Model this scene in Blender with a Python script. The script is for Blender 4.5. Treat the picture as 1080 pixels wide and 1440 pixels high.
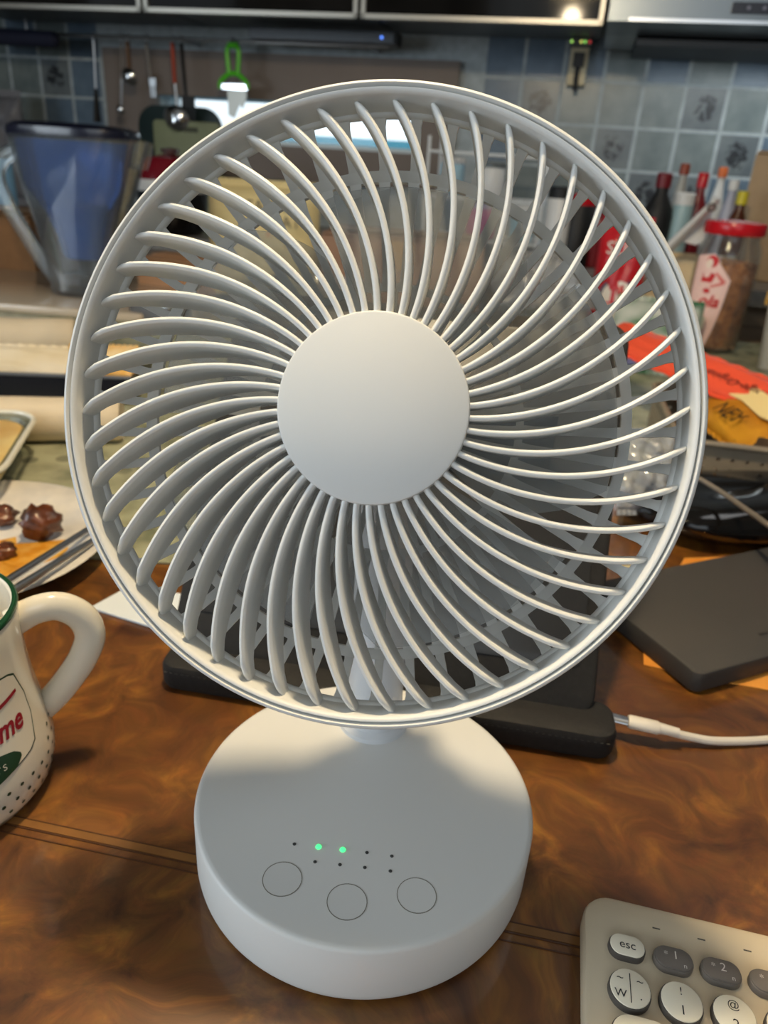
import bpy, bmesh, math, random
from mathutils import Vector, Matrix
from math import sin, cos, pi, radians, sqrt, atan2

for o in list(bpy.data.objects):
    bpy.data.objects.remove(o, do_unlink=True)
scene = bpy.context.scene
COL = scene.collection
random.seed(7)

# ------------------------------------------------------------------ camera
F_PX, PITCH, ROLL, CAM_H = 1040.0, radians(25.5), radians(3.8), 0.270
FW = Vector((0, cos(PITCH), -sin(PITCH)))
_x0 = Vector((1, 0, 0)); _u0 = Vector((0, sin(PITCH), cos(PITCH)))
RT = _x0 * cos(ROLL) + _u0 * sin(ROLL)
UP = -_x0 * sin(ROLL) + _u0 * cos(ROLL)
EYE = Vector((0, 0, CAM_H))
cd = bpy.data.cameras.new('camera'); cam = bpy.data.objects.new('camera', cd); COL.objects.link(cam)
m = Matrix((RT, UP, -FW)).transposed().to_4x4(); m.translation = EYE
cam.matrix_world = m
cd.sensor_fit = 'VERTICAL'; cd.sensor_height = 36.0; cd.lens = 36.0 * F_PX / 1440.0
cd.clip_start = 0.01; cd.clip_end = 60
cd.dof.use_dof = True; cd.dof.focus_distance = 0.25; cd.dof.aperture_fstop = 14.0
scene.camera = cam

# ------------------------------------------------------------------ world, lights, exposure
scene.view_settings.view_transform = 'Standard'
scene.view_settings.look = 'None'
scene.view_settings.gamma = 1.0
scene.view_settings.exposure = 0.10
w = bpy.data.worlds.new('sky'); scene.world = w; w.use_nodes = True
bg = w.node_tree.nodes['Background']
bg.inputs[0].default_value = (0.80, 0.92, 1.0, 1); bg.inputs[1].default_value = 1.5

PSI = radians(12.0)
UX = Vector((cos(PSI), -sin(PSI), 0)); NY = Vector((sin(PSI), cos(PSI), 0))
WALL_D = 2.15
def room(u, d, z): return UX * u + NY * d + Vector((0, 0, z))

def light(name, kind, loc, energy, color, size=None, target=None, sy=None):
    l = bpy.data.lights.new(name, kind); l.energy = energy; l.color = color
    o = bpy.data.objects.new(name, l); COL.objects.link(o); o.location = loc
    if kind == 'AREA':
        l.size = size
        if sy: l.shape = 'RECTANGLE'; l.size_y = sy
    elif size is not None: l.shadow_soft_size = size
    if target is not None:
        o.rotation_euler = (Vector(target) - Vector(loc)).to_track_quat('-Z', 'Y').to_euler()
    return o
LAMP = Vector((-0.046, 0.362, 0.772))
WARM = (1.0, 0.80, 0.52)
light('pendant_bulb_light', 'POINT', LAMP, 16.5, WARM, 0.03)
# daylight entering through the side window on the left and the balcony door behind the viewer
light('side_window_daylight', 'AREA', room(-1.70, -0.75, 0.42), 13.0, (0.80, 0.91, 1.0), 1.1, room(0, 0.25, 0.2), 0.55)
light('balcony_door_daylight', 'AREA', room(0.15, -1.12, 0.60), 3.0, (0.92, 0.95, 1.0), 1.3, room(0, 0.6, 0.15), 1.5)
light('ceiling_lamp_light', 'AREA', room(0.75, 1.1, 1.66), 2.5, (0.97, 0.97, 0.97), 0.5, room(0.55, 1.2, 0))
light('added_tile_light', 'AREA', room(0.35, 1.93, 0.500), 0.85, (0.88, 0.97, 1.0), 0.5, room(0.30, 2.02, 0.0), 0.06)  # unseen lamp added under the hood to brighten the right-hand tiles

# ------------------------------------------------------------------ pixel helper: the point of the place a pixel of the photo shows
def ray(px, py): return FW + RT * ((px - 540) / F_PX) - UP * ((py - 720) / F_PX)
def at(px, py, z=0.0):
    v = ray(px, py); return EYE + v * ((z - CAM_H) / v.z)
def at_d(px, py, d):
    v = ray(px, py); return EYE + v * (d / v.dot(NY))
def at_uz(px, py, d):
    p = at_d(px, py, d); return p.dot(UX), p.z

# ------------------------------------------------------------------ materials
def lin(c):
    return tuple(((v / 255) / 12.92 if v / 255 <= 0.04045 else ((v / 255 + 0.055) / 1.055) ** 2.4) for v in c)
MATS = {}
def mat(name, rgb, rough=0.5, metal=0.0, var=0.0, scale=30.0, bump=0.0, coat=0.0, emit=None, spec=0.5, sss=0.0, trans=0.0, ior=1.45, rgb2=None, detail=4.0):
    if name in MATS: return MATS[name]
    mt = bpy.data.materials.new(name); mt.use_nodes = True
    nt = mt.node_tree; b = nt.nodes['Principled BSDF']
    c = lin(rgb)
    b.inputs['Base Color'].default_value = (*c, 1)
    b.inputs['Roughness'].default_value = rough; b.inputs['Metallic'].default_value = metal
    b.inputs['Specular IOR Level'].default_value = spec; b.inputs['Coat Weight'].default_value = coat
    b.inputs['Coat Roughness'].default_value = 0.08
    b.inputs['IOR'].default_value = ior; b.inputs['Transmission Weight'].default_value = trans
    if sss: b.inputs['Subsurface Weight'].default_value = sss; b.inputs['Subsurface Radius'].default_value = (0.01, 0.006, 0.003)
    if emit: b.inputs['Emission Color'].default_value = (*lin(emit[0]), 1); b.inputs['Emission Strength'].default_value = emit[1]
    if var or bump or rgb2:
        tc = nt.nodes.new('ShaderNodeTexCoord'); nz = nt.nodes.new('ShaderNodeTexNoise')
        nz.inputs['Scale'].default_value = scale; nz.inputs['Detail'].default_value = detail
        nt.links.new(tc.outputs['Object'], nz.inputs['Vector'])
        if var or rgb2:
            rp = nt.nodes.new('ShaderNodeValToRGB')
            c2 = lin(rgb2) if rgb2 else tuple(v * (1 - var) for v in c)
            rp.color_ramp.elements[0].position = 0.35; rp.color_ramp.elements[1].position = 0.65
            rp.color_ramp.elements[0].color = (*c2, 1); rp.color_ramp.elements[1].color = (*c, 1)
            nt.links.new(nz.outputs['Fac'], rp.inputs['Fac']); nt.links.new(rp.outputs['Color'], b.inputs['Base Color'])
        if bump:
            bp = nt.nodes.new('ShaderNodeBump'); bp.inputs['Strength'].default_value = bump; bp.inputs['Distance'].default_value = 0.002
            nt.links.new(nz.outputs['Fac'], bp.inputs['Height']); nt.links.new(bp.outputs['Normal'], b.inputs['Normal'])
    MATS[name] = mt
    return mt
def clear(name, rgb, cover=0.06, rough=0.05, gl=1.0, tint=None):
    """thin clear plastic or glass: mostly see-through, Fresnel gloss, a little body colour"""
    if name in MATS: return MATS[name]
    mt = bpy.data.materials.new(name); mt.use_nodes = True; nt = mt.node_tree
    for n in list(nt.nodes): nt.nodes.remove(n)
    out = nt.nodes.new('ShaderNodeOutputMaterial'); tr = nt.nodes.new('ShaderNodeBsdfTransparent')
    tr.inputs[0].default_value = (*(tint or [0.8 + 0.2 * v for v in lin(rgb)]), 1)
    df = nt.nodes.new('ShaderNodeBsdfPrincipled'); df.inputs['Base Color'].default_value = (*lin(rgb), 1); df.inputs['Roughness'].default_value = rough
    m1 = nt.nodes.new('ShaderNodeMixShader'); m1.inputs[0].default_value = cover
    nt.links.new(tr.outputs[0], m1.inputs[1]); nt.links.new(df.outputs[0], m1.inputs[2])
    g = nt.nodes.new('ShaderNodeBsdfGlossy'); g.inputs['Roughness'].default_value = rough
    fr = nt.nodes.new('ShaderNodeFresnel'); fr.inputs[0].default_value = 1.5
    mu = nt.nodes.new('ShaderNodeMath'); mu.operation = 'MULTIPLY'; mu.inputs[1].default_value = gl
    nt.links.new(fr.outputs[0], mu.inputs[0])
    m2 = nt.nodes.new('ShaderNodeMixShader'); nt.links.new(mu.outputs[0], m2.inputs[0])
    nt.links.new(m1.outputs[0], m2.inputs[1]); nt.links.new(g.outputs[0], m2.inputs[2])
    nt.links.new(m2.outputs[0], out.inputs[0]); MATS[name] = mt
    return mt
def wood_burl():
    mt = bpy.data.materials.new('burl_wood'); mt.use_nodes = True; nt = mt.node_tree; b = nt.nodes['Principled BSDF']
    tc = nt.nodes.new('ShaderNodeTexCoord')
    n0 = nt.nodes.new('ShaderNodeTexNoise'); n0.inputs['Scale'].default_value = 9; n0.inputs['Detail'].default_value = 3
    add = nt.nodes.new('ShaderNodeVectorMath'); add.operation = 'MULTIPLY_ADD'
    add.inputs[1].default_value = (0.13, 0.13, 0)
    nt.links.new(tc.outputs['Object'], n0.inputs['Vector']); nt.links.new(n0.outputs['Color'], add.inputs[0]); nt.links.new(tc.outputs['Object'], add.inputs[2])
    n1 = nt.nodes.new('ShaderNodeTexNoise'); n1.inputs['Scale'].default_value = 34; n1.inputs['Detail'].default_value = 6; n1.inputs['Roughness'].default_value = 0.62; n1.inputs['Distortion'].default_value = 0.7
    nt.links.new(add.outputs[0], n1.inputs['Vector'])
    rp = nt.nodes.new('ShaderNodeValToRGB'); e = rp.color_ramp.elements
    e[0].position = 0.28; e[0].color = (*lin((58, 32, 14)), 1)
    e[1].position = 0.72; e[1].color = (*lin((172, 116, 44)), 1)
    for p, c in ((0.40, (92, 54, 22)), (0.51, (114, 70, 28)), (0.61, (140, 90, 34))):
        k = e.new(p); k.color = (*lin(c), 1)
    nt.links.new(n1.outputs['Fac'], rp.inputs['Fac'])
    n2 = nt.nodes.new('ShaderNodeTexNoise'); n2.inputs['Scale'].default_value = 160; n2.inputs['Detail'].default_value = 5
    nt.links.new(add.outputs[0], n2.inputs['Vector'])
    mx = nt.nodes.new('ShaderNodeMix'); mx.data_type = 'RGBA'; mx.blend_type = 'MULTIPLY'; mx.inputs[0].default_value = 0.30
    nt.links.new(rp.outputs['Color'], mx.inputs[6]); nt.links.new(n2.outputs['Color'], mx.inputs[7])
    nt.links.new(mx.outputs[2], b.inputs['Base Color'])
    b.inputs['Roughness'].default_value = 0.34; b.inputs['Coat Weight'].default_value = 0.6; b.inputs['Coat Roughness'].default_value = 0.09
    return mt
BURL = wood_burl()
def tile_mat(name, a, bcol, ink=None):
    mt = bpy.data.materials.new(name); mt.use_nodes = True; nt = mt.node_tree; b = nt.nodes['Principled BSDF']
    tc = nt.nodes.new('ShaderNodeTexCoord'); oi = nt.nodes.new('ShaderNodeObjectInfo')
    sh = nt.nodes.new('ShaderNodeVectorMath'); sh.operation = 'ADD'
    cm = nt.nodes.new('ShaderNodeVectorMath'); cm.operation = 'SCALE'; cm.inputs['Scale'].default_value = 37
    cmb = nt.nodes.new('ShaderNodeCombineXYZ'); nt.links.new(oi.outputs['Random'], cmb.inputs[0]); nt.links.new(oi.outputs['Random'], cmb.inputs[2])
    nt.links.new(cmb.outputs[0], cm.inputs[0]); nt.links.new(tc.outputs['Object'], sh.inputs[0]); nt.links.new(cm.outputs[0], sh.inputs[1])
    nz = nt.nodes.new('ShaderNodeTexNoise'); nz.inputs['Scale'].default_value = 22; nz.inputs['Detail'].default_value = 5
    nt.links.new(sh.outputs[0], nz.inputs['Vector'])
    rp = nt.nodes.new('ShaderNodeValToRGB'); e = rp.color_ramp.elements
    e[0].position = 0.35; e[0].color = (*lin(a), 1); e[1].position = 0.65; e[1].color = (*lin(bcol), 1)
    nt.links.new(nz.outputs['Fac'], rp.inputs['Fac'])
    last = rp.outputs['Color']
    if ink:
        n3 = nt.nodes.new('ShaderNodeTexNoise'); n3.inputs['Scale'].default_value = 42; n3.inputs['Detail'].default_value = 2; n3.inputs['Distortion'].default_value = 1.5
        nt.links.new(sh.outputs[0], n3.inputs['Vector'])
        ln = nt.nodes.new('ShaderNodeVectorMath'); ln.operation = 'LENGTH'; nt.links.new(tc.outputs['Object'], ln.inputs[0])
        r2 = nt.nodes.new('ShaderNodeMapRange'); r2.inputs[1].default_value = 0.022; r2.inputs[2].default_value = 0.038; r2.inputs[3].default_value = 0.20; r2.inputs[4].default_value = -0.12
        nt.links.new(ln.outputs['Value'], r2.inputs[0])
        ad = nt.nodes.new('ShaderNodeMath'); nt.links.new(n3.outputs['Fac'], ad.inputs[0]); nt.links.new(r2.outputs[0], ad.inputs[1])
        r3 = nt.nodes.new('ShaderNodeMapRange'); r3.inputs[1].default_value = 0.60; r3.inputs[2].default_value = 0.72
        nt.links.new(ad.outputs[0], r3.inputs[0])
        mx = nt.nodes.new('ShaderNodeMix'); mx.data_type = 'RGBA'; nt.links.new(r3.outputs[0], mx.inputs[0])
        nt.links.new(last, mx.inputs[6]); mx.inputs[7].default_value = (*lin(ink), 1); last = mx.outputs[2]
    nt.links.new(last, b.inputs['Base Color']); b.inputs['Roughness'].default_value = 0.28
    return mt

WHITE = mat('white_fan_plastic', (226, 226, 222), 0.42)
WHITE2 = mat('white_column_plastic', (220, 223, 226), 0.35)
REARP = mat('white_rear_cage_plastic', (224, 224, 220), 0.48)
BLADE = clear('milky_clear_blade_plastic', (206, 208, 206), cover=0.27, rough=0.3, gl=0.10)
BLACKF = mat('black_case_fabric', (30, 29, 28), 0.75, var=0.25, scale=400, bump=0.15)
GREYD = mat('dark_grey_rubberised', (62, 60, 58), 0.62)
BLACKG = mat('black_gloss', (16, 15, 15), 0.12)
BLACK = mat('black_matte', (22, 22, 23), 0.55)
STEEL = mat('brushed_steel', (190, 192, 195), 0.28, 1.0)
CHROME = mat('chrome', (220, 222, 225), 0.12, 1.0)
CREAM = mat('cream_ceramic', (236, 228, 208), 0.15, coat=0.4)
PAPERC = mat('cream_paper', (226, 208, 178), 0.7, var=0.10, scale=25, bump=0.2)
CARD = mat('brown_cardboard', (142, 100, 62), 0.85, var=0.10, scale=60)
CARDL = mat('light_cardboard', (176, 150, 118), 0.85, var=0.08, scale=50)
RED = mat('red_gloss', (190, 22, 34), 0.25)
CLEARP = clear('clear_plastic', (215, 225, 232), 0.05, gl=0.6)
GLASS = clear('clear_glass', (225, 230, 230), 0.03, gl=0.35)
BLUEP = clear('blue_tinted_plastic', (58, 112, 196), 0.50, 0.10, 0.7, (0.30, 0.52, 0.92))
GREENINK = mat('dark_green_print', (28, 62, 38), 0.3)
REDINK = mat('red_print', (150, 18, 36), 0.35)
BLACKINK = mat('black_print', (24, 20, 18), 0.5)

# ------------------------------------------------------------------ mesh helpers
class MB:
    def __init__(s): s.v = []; s.f = []; s.mi = []
    def add(s, vs, fs, mi=0):
        k = len(s.v); s.v += [Vector(p) for p in vs]; s.f += [tuple(i + k for i in f) for f in fs]; s.mi += [mi] * len(fs); return s
    def box(s, c, size, rz=0.0, M=None, mi=0, taper=1.0):
        hx, hy, hz = size[0] / 2, size[1] / 2, size[2] / 2; vs = []
        for z in (-1, 1):
            t = taper if z > 0 else 1.0
            for x, y in ((-1, -1), (1, -1), (1, 1), (-1, 1)):
                p = Vector((x * hx * t, y * hy * t, z * hz))
                if M is not None: p = M @ p
                elif rz: p = Matrix.Rotation(rz, 3, 'Z') @ p
                vs.append(p + Vector(c))
        return s.add(vs, [(3, 2, 1, 0), (4, 5, 6, 7), (0, 1, 5, 4), (1, 2, 6, 5), (2, 3, 7, 6), (3, 0, 4, 7)], mi)
    def lathe(s, prof, n=32, M=None, close=False, sx=1.0, sy=1.0, a0=0.0, a1=2 * pi, mi=0):
        full = abs(a1 - a0 - 2 * pi) < 1e-6; cnt = n if full else n + 1
        vs = []; m_ = len(prof)
        for i in range(cnt):
            a = a0 + (a1 - a0) * i / n
            for r, z in prof:
                p = Vector((r * cos(a) * sx, r * sin(a) * sy, z)); vs.append(M @ p if M is not None else p)
        fs = []
        for i in range(n):
            j = (i + 1) % cnt
            for k in range(m_ if close else m_ - 1):
                l = (k + 1) % m_
                fs.append((i * m_ + k, j * m_ + k, j * m_ + l, i * m_ + l))
        return s.add(vs, fs, mi)
    def tube(s, path, rad, n=8, cap=True, flat=None, mi=0):
        pts = [Vector(p) for p in path]; N = len(pts)
        rr = rad if isinstance(rad, (list, tuple)) else [rad] * N
        vs = []; up = None
        for i in range(N):
            t = (pts[min(i + 1, N - 1)] - pts[max(i - 1, 0)]).normalized()
            if up is None:
                up = Vector((0, 0, 1)) if abs(t.z) < 0.9 else Vector((1, 0, 0))
            a = up.cross(t).normalized(); up = t.cross(a).normalized(); b = up
            for k in range(n):
                an = 2 * pi * k / n
                vs.append(pts[i] + a * cos(an) * rr[i] + b * sin(an) * rr[i] * (flat or 1.0))
        fs = [(i * n + k, i * n + (k + 1) % n, (i + 1) * n + (k + 1) % n, (i + 1) * n + k) for i in range(N - 1) for k in range(n)]
        if cap: fs += [tuple(range(n - 1, -1, -1)), tuple((N - 1) * n + k for k in range(n))]
        return s.add(vs, fs, mi)
    def prism(s, poly, z0, z1, M=None, mi=0):
        n = len(poly); vs = [Vector((x, y, z0)) for x, y in poly] + [Vector((x, y, z1)) for x, y in poly]
        if M is not None: vs = [M @ p for p in vs]
        return s.add(vs, [tuple(range(n - 1, -1, -1)), tuple(range(n, 2 * n))] + [(i, (i + 1) % n, n + (i + 1) % n, n + i) for i in range(n)], mi)
    def slab(s, poly, z0, z1, bev=0.002, M=None):
        """polygon slab with a softened top and bottom edge"""
        n = len(poly); cx = sum(p[0] for p in poly) / n; cy = sum(p[1] for p in poly) / n
        def ins(d):
            out = []
            for i, (x, y) in enumerate(poly):
                a = Vector(poly[i - 1]); b = Vector(poly[(i + 1) % n]); t = (b - a).normalized(); nn = Vector((-t.y, t.x))
                out.append((x + nn.x * d, y + nn.y * d))
            return out
        rings = [(ins(bev), z0), (ins(bev * .3), z0 + bev * .3), (poly, z0 + bev), (poly, z1 - bev), (ins(bev * .3), z1 - bev * .3), (ins(bev), z1)]
        vs = []
        for pl, z in rings: vs += [(M @ Vector((x, y, z)) if M is not None else Vector((x, y, z))) for x, y in pl]
        fs = [tuple(range(n - 1, -1, -1)), tuple((len(rings) - 1) * n + i for i in range(n))]
        for r in range(len(rings) - 1):
            for i in range(n):
                j = (i + 1) % n; fs.append((r * n + i, r * n + j, (r + 1) * n + j, (r + 1) * n + i))
        return s.add(vs, fs)
    def pillow(s, W, H, T, M=None, nx=16, ny=20, seed=0, wr=0.15, crimp=0.06):
        rnd = random.Random(seed); ph = [rnd.uniform(0, 6.28) for _ in range(8)]
        vs = []
        for side in (1, -1):
            for j in range(ny + 1):
                for i in range(nx + 1):
                    u = 2 * i / nx - 1; v = 2 * j / ny - 1
                    t = (max(0, 1 - abs(u) ** 2.6) ** 0.6) * (max(0, 1 - (abs(v) / (1 - crimp)) ** 3.2) ** 0.6 if abs(v) < 1 - crimp else 0)
                    wv = wr * T * (sin(5 * u + 7 * v + ph[0]) * 0.5 + sin(11 * u - 5 * v + ph[1]) * 0.3 + sin(3 * v * 4 + ph[2] + 6 * u) * 0.3)
                    z = side * (T * 0.5 * t + 0.0006) + wv * (0.3 + t) * 0.5
                    ex = 1 - 0.05 * t
                    p = Vector((u * W / 2 * ex, v * H / 2, z)); vs.append(M @ p if M is not None else p)
        k = (nx + 1) * (ny + 1); fs = []
        for j in range(ny):
            for i in range(nx):
                a = j * (nx + 1) + i; fs.append((a, a + 1, a + nx + 2, a + nx + 1)); b = a + k; fs.append((b + nx + 1, b + nx + 2, b + 1, b))
        edge = [i for i in range(nx + 1)] + [j * (nx + 1) + nx for j in range(1, ny + 1)] + [ny * (nx + 1) + i for i in range(nx - 1, -1, -1)] + [j * (nx + 1) for j in range(ny - 1, 0, -1)]
        for i in range(len(edge)):
            a, b = edge[i], edge[(i + 1) % len(edge)]; fs.append((b, a, a + k, b + k))
        return s.add(vs, fs)
    def build(s, name, material, parent=None, smooth=False, loc=None, rot=None, angle=35):
        me = bpy.data.meshes.new(name); me.from_pydata([tuple(v) for v in s.v], [], s.f)
        for mm in (material if isinstance(material, (list, tuple)) else [material]): me.materials.append(mm)
        if any(s.mi): me.polygons.foreach_set('material_index', s.mi)
        bm = bmesh.new(); bm.from_mesh(me); bmesh.ops.recalc_face_normals(bm, faces=bm.faces); bm.to_mesh(me); bm.free()
        if smooth:
            me.polygons.foreach_set('use_smooth', [True] * len(me.polygons))
            try: me.set_sharp_from_angle(angle=radians(angle))
            except Exception: pass
        me.update()
        return link(name, me, parent, loc, rot)
def link(name, me, parent=None, loc=None, rot=None):
    o = bpy.data.objects.new(name, me); COL.objects.link(o)
    if parent is not None: o.parent = parent
    if loc is not None: o.location = loc
    if rot is not None: o.rotation_euler = rot
    return o
def tag(o, label=None, cat=None, group=None, kind=None):
    if label: o['label'] = label
    if cat: o['category'] = cat
    if group: o['group'] = group
    if kind: o['kind'] = kind
    return o
def thing(name, label, cat, loc, rz=0.0, group=None, rot=None):
    o = link(name, None, None, Vector(loc), rot if rot is not None else (0, 0, rz)); o.empty_display_size = 0.02
    return tag(o, label, cat, group)
def rrect(w_, h_, r, n=5):
    out = []
    for cx, cy, a in ((w_ / 2 - r, h_ / 2 - r, 0), (-w_ / 2 + r, h_ / 2 - r, 90), (-w_ / 2 + r, -h_ / 2 + r, 180), (w_ / 2 - r, -h_ / 2 + r, 270)):
        for i in range(n + 1):
            t = radians(a + 90 * i / n); out.append((cx + r * cos(t), cy + r * sin(t)))
    return out
def smoothpath(pts, n=6):
    P = [Vector(p) for p in pts]; out = []
    for i in range(len(P) - 1):
        p0, p1, p2, p3 = P[max(i - 1, 0)], P[i], P[i + 1], P[min(i + 2, len(P) - 1)]
        for k in range(n):
            t = k / n
            out.append(0.5 * ((2 * p1) + (p2 - p0) * t + (2 * p0 - 5 * p1 + 4 * p2 - p3) * t * t + (3 * p1 - p0 - 3 * p2 + p3) * t ** 3))
    out.append(P[-1]); return out
def text_verts(body, size, shear=0.0, extrude=0.0, align='CENTER', space=1.0, bold=0.0):
    c = bpy.data.curves.new('lettering', 'FONT'); c.body = body; c.size = size; c.align_x = align; c.align_y = 'CENTER'; c.shear = shear; c.extrude = extrude; c.space_character = space
    c.resolution_u = 3; c.offset = bold
    o = bpy.data.objects.new('lettering', c); COL.objects.link(o)
    dg = bpy.context.evaluated_depsgraph_get(); me = bpy.data.meshes.new_from_object(o.evaluated_get(dg))
    vs = [v.co.copy() for v in me.vertices]; fs = [tuple(p.vertices) for p in me.polygons]
    bpy.data.objects.remove(o, do_unlink=True); bpy.data.curves.remove(c); bpy.data.meshes.remove(me)
    return vs, fs
def lettering(body, size, material, parent, M, name='lettering', shear=0.0, warp=None, space=1.0, align='CENTER', bold=0.0):
    vs, fs = text_verts(body, size, shear, 0.0, align, space, bold)
    vs = [warp(v) for v in vs] if warp else [M @ v for v in vs]
    b = MB(); b.add(vs, fs); me = bpy.data.meshes.new(name); me.from_pydata([tuple(v) for v in b.v], [], b.f); me.materials.append(material); me.update()
    return link(name, me, parent)
def basis(x, y, z, o=(0, 0, 0)):
    M = Matrix((Vector(x), Vector(y), Vector(z))).transposed().to_4x4(); M.translation = Vector(o); return M

# ================================================================== THE ROOM
RZ = (0, 0, -PSI)
PAINT = mat('wall_paint', (112, 112, 110), 0.8, var=0.06, scale=6)
GROUT = mat('pale_grout', (176, 186, 190), 0.6, var=0.25, scale=40)
def struct(o): o['kind'] = 'structure'; return o
FLOOR_Z = -0.75; CEIL_Z = 1.75
UL, UR, DF = -1.95, 1.45, -1.3
def roombox(mb, u0, u1, d0, d1, z0, z1, mi=0): return mb.box(((u0 + u1) / 2, (d0 + d1) / 2, (z0 + z1) / 2), (u1 - u0, d1 - d0, z1 - z0), mi=mi)
struct(roombox(MB(), UL - .1, UR + .1, DF - .1, WALL_D + .1, FLOOR_Z - .1, FLOOR_Z).build('floor', mat('floor_tile', (120, 104, 88), 0.4, var=.15, scale=8), rot=RZ))
struct(roombox(MB(), UL - .1, UR + .1, DF - .1, WALL_D + .1, CEIL_Z, CEIL_Z + .1).build('ceiling', mat('ceiling_paint', (160, 158, 154), 0.85), rot=RZ))
struct(roombox(MB(), UR, UR + .1, DF, WALL_D, FLOOR_Z, CEIL_Z).build('wall_right', PAINT, rot=RZ))
b = MB()   # left wall with the side window opening
roombox(b, UL - .1, UL, 0.55, WALL_D, FLOOR_Z, CEIL_Z); roombox(b, UL - .1, UL, DF, -1.05, FLOOR_Z, CEIL_Z)
roombox(b, UL - .1, UL, -1.05, 0.55, FLOOR_Z, 0.35); roombox(b, UL - .1, UL, -1.05, 0.55, 1.25, CEIL_Z)
struct(b.build('wall_left', PAINT, rot=RZ))
b = MB()   # wall behind the viewer with the balcony door opening
roombox(b, UL, -0.65, DF - .1, DF, FLOOR_Z, CEIL_Z); roombox(b, 0.95, UR, DF - .1, DF, FLOOR_Z, CEIL_Z); roombox(b, -0.65, 0.95, DF - .1, DF, 1.45, CEIL_Z); roombox(b, -0.65, 0.95, DF - .1, DF, FLOOR_Z, 0.55)
struct(b.build('wall_front', PAINT, rot=RZ))

# back wall: grout bed with the rear window opening, tiles proud of it
WU0, WU1, WZ0, WZ1 = -1.175, -0.43, 0.285, 0.392
b = MB()
roombox(b, UL, WU0, WALL_D, WALL_D + .12, FLOOR_Z, CEIL_Z); roombox(b, WU1, UR, WALL_D, WALL_D + .12, FLOOR_Z, CEIL_Z)
roombox(b, WU0, WU1, WALL_D, WALL_D + .12, FLOOR_Z, WZ0); roombox(b, WU0, WU1, WALL_D, WALL_D + .12, WZ1, CEIL_Z)
wall_back = struct(b.build('wall_back', GROUT, rot=RZ))
TM = [tile_mat('slate_blue_tile', (86, 104, 122), (102, 120, 136)), tile_mat('grey_green_tile', (100, 112, 114), (122, 132, 132)),
      tile_mat('printed_tile', (92, 100, 106), (112, 120, 122), (38, 42, 48))]
PT = 0.0978
tile_me = []
for k in range(3):
    t = MB(); h = (PT - 0.0065) / 2
    t.slab([(-h, -h), (h, -h), (h, h), (-h, h)], -0.004, 0.0, 0.0018, M=Matrix.Rotation(pi / 2, 4, 'X'))
    o = t.build('tile_source', TM[k]); tile_me.append(o.data); bpy.data.objects.remove(o)
for i in range(-18, 9):
    for j in range(-3, 3):
        u0 = -0.0795 + i * PT; z0 = 0.4700 + j * PT * 0.985
        uc, zc = u0 + PT / 2, z0 + PT / 2
        if uc + PT / 2 > WU0 - .17 and uc - PT / 2 < WU1 + .10 and zc + PT / 2 > WZ0 - .11 and zc - PT / 2 < WZ1 + .10: continue
        if uc < UL or zc > 0.60: continue
        k = (i * 7 + j * 3) % 10
        if (i, j) in ((3, -1), (1, -2), (-1, -1), (5, -1), (3, -3), (4, -2), (-15, -1), (-13, -2), (2, -3)): k = 2
        else: k = 0 if ((i + j) % 2 == 0 and j >= 0) else (1 if k % 3 else 0)
        link('tile', tile_me[k], wall_back, (uc, WALL_D - 0.0002, zc))
# window of the back wall
FRAMEB = mat('taupe_window_board', (128, 116, 108), 0.6, var=.1, scale=8)
win = struct(MB().box((0, 0, 0), (WU1 - WU0, .004, WZ1 - WZ0)).build('window_1', GLASS, loc=room((WU0 + WU1) / 2, WALL_D + .06, (WZ0 + WZ1) / 2), rot=RZ))
def winpart(name, u0, u1, d0, d1, z0, z1, m_):
    cu, cz = (WU0 + WU1) / 2, (WZ0 + WZ1) / 2
    b = MB(); b.box(((u0 + u1) / 2 - cu, (d0 + d1) / 2 - WALL_D - .06, (z0 + z1) / 2 - cz), (u1 - u0, d1 - d0, z1 - z0)); return b.build(name, m_, win)
winpart('head_board', -1.33, -0.335, WALL_D - .022, WALL_D, WZ1, 0.500, FRAMEB)
winpart('jamb_board', WU1, -0.335, WALL_D - .022, WALL_D, 0.20, WZ1, FRAMEB)
winpart('jamb_board', -1.33, WU0, WALL_D - .022, WALL_D, 0.20, WZ1, FRAMEB)
winpart('sill_board', WU0, WU1, WALL_D - .035, WALL_D, 0.20, WZ0, FRAMEB)
winpart('sash_rail', WU0, WU1, WALL_D + .05, WALL_D + .07, WZ0, WZ0 + .012, mat('white_sash', (215, 225, 228), 0.4))
struct(roombox(MB(), -2.2, 0.4, WALL_D + .5, WALL_D + .6, FLOOR_Z, 0.325).build('trim_1', mat('pale_blue_parapet', (120, 205, 225), 0.8), rot=RZ))

# kitchen counter along the back wall
ct = thing('kitchen_counter', 'grey kitchen counter running along the tiled wall', 'counter', room(-0.25, 1.85, FLOOR_Z), rot=RZ)
CTZ = 0.085
b = MB(); b.box((0, .02, CTZ - .015 - FLOOR_Z), (3.38, .56, .03)); b.build('worktop', mat('grey_worktop', (132, 128, 122), 0.35, var=.2, scale=80), ct)
for k in range(5):
    cx = -1.34 + k * .67
    b = MB(); b.box((cx, .04, (CTZ - .03 - FLOOR_Z) / 2), (.66, .5, CTZ - .03 - FLOOR_Z)); cb = b.build('cupboard', mat('cupboard_laminate', (150, 132, 112), 0.5), ct)
    b = MB(); b.box((cx, -.22, .40), (.64, .018, .72)); dr = b.build('door', mat('cupboard_laminate', (150, 132, 112), 0.5), cb)

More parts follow.
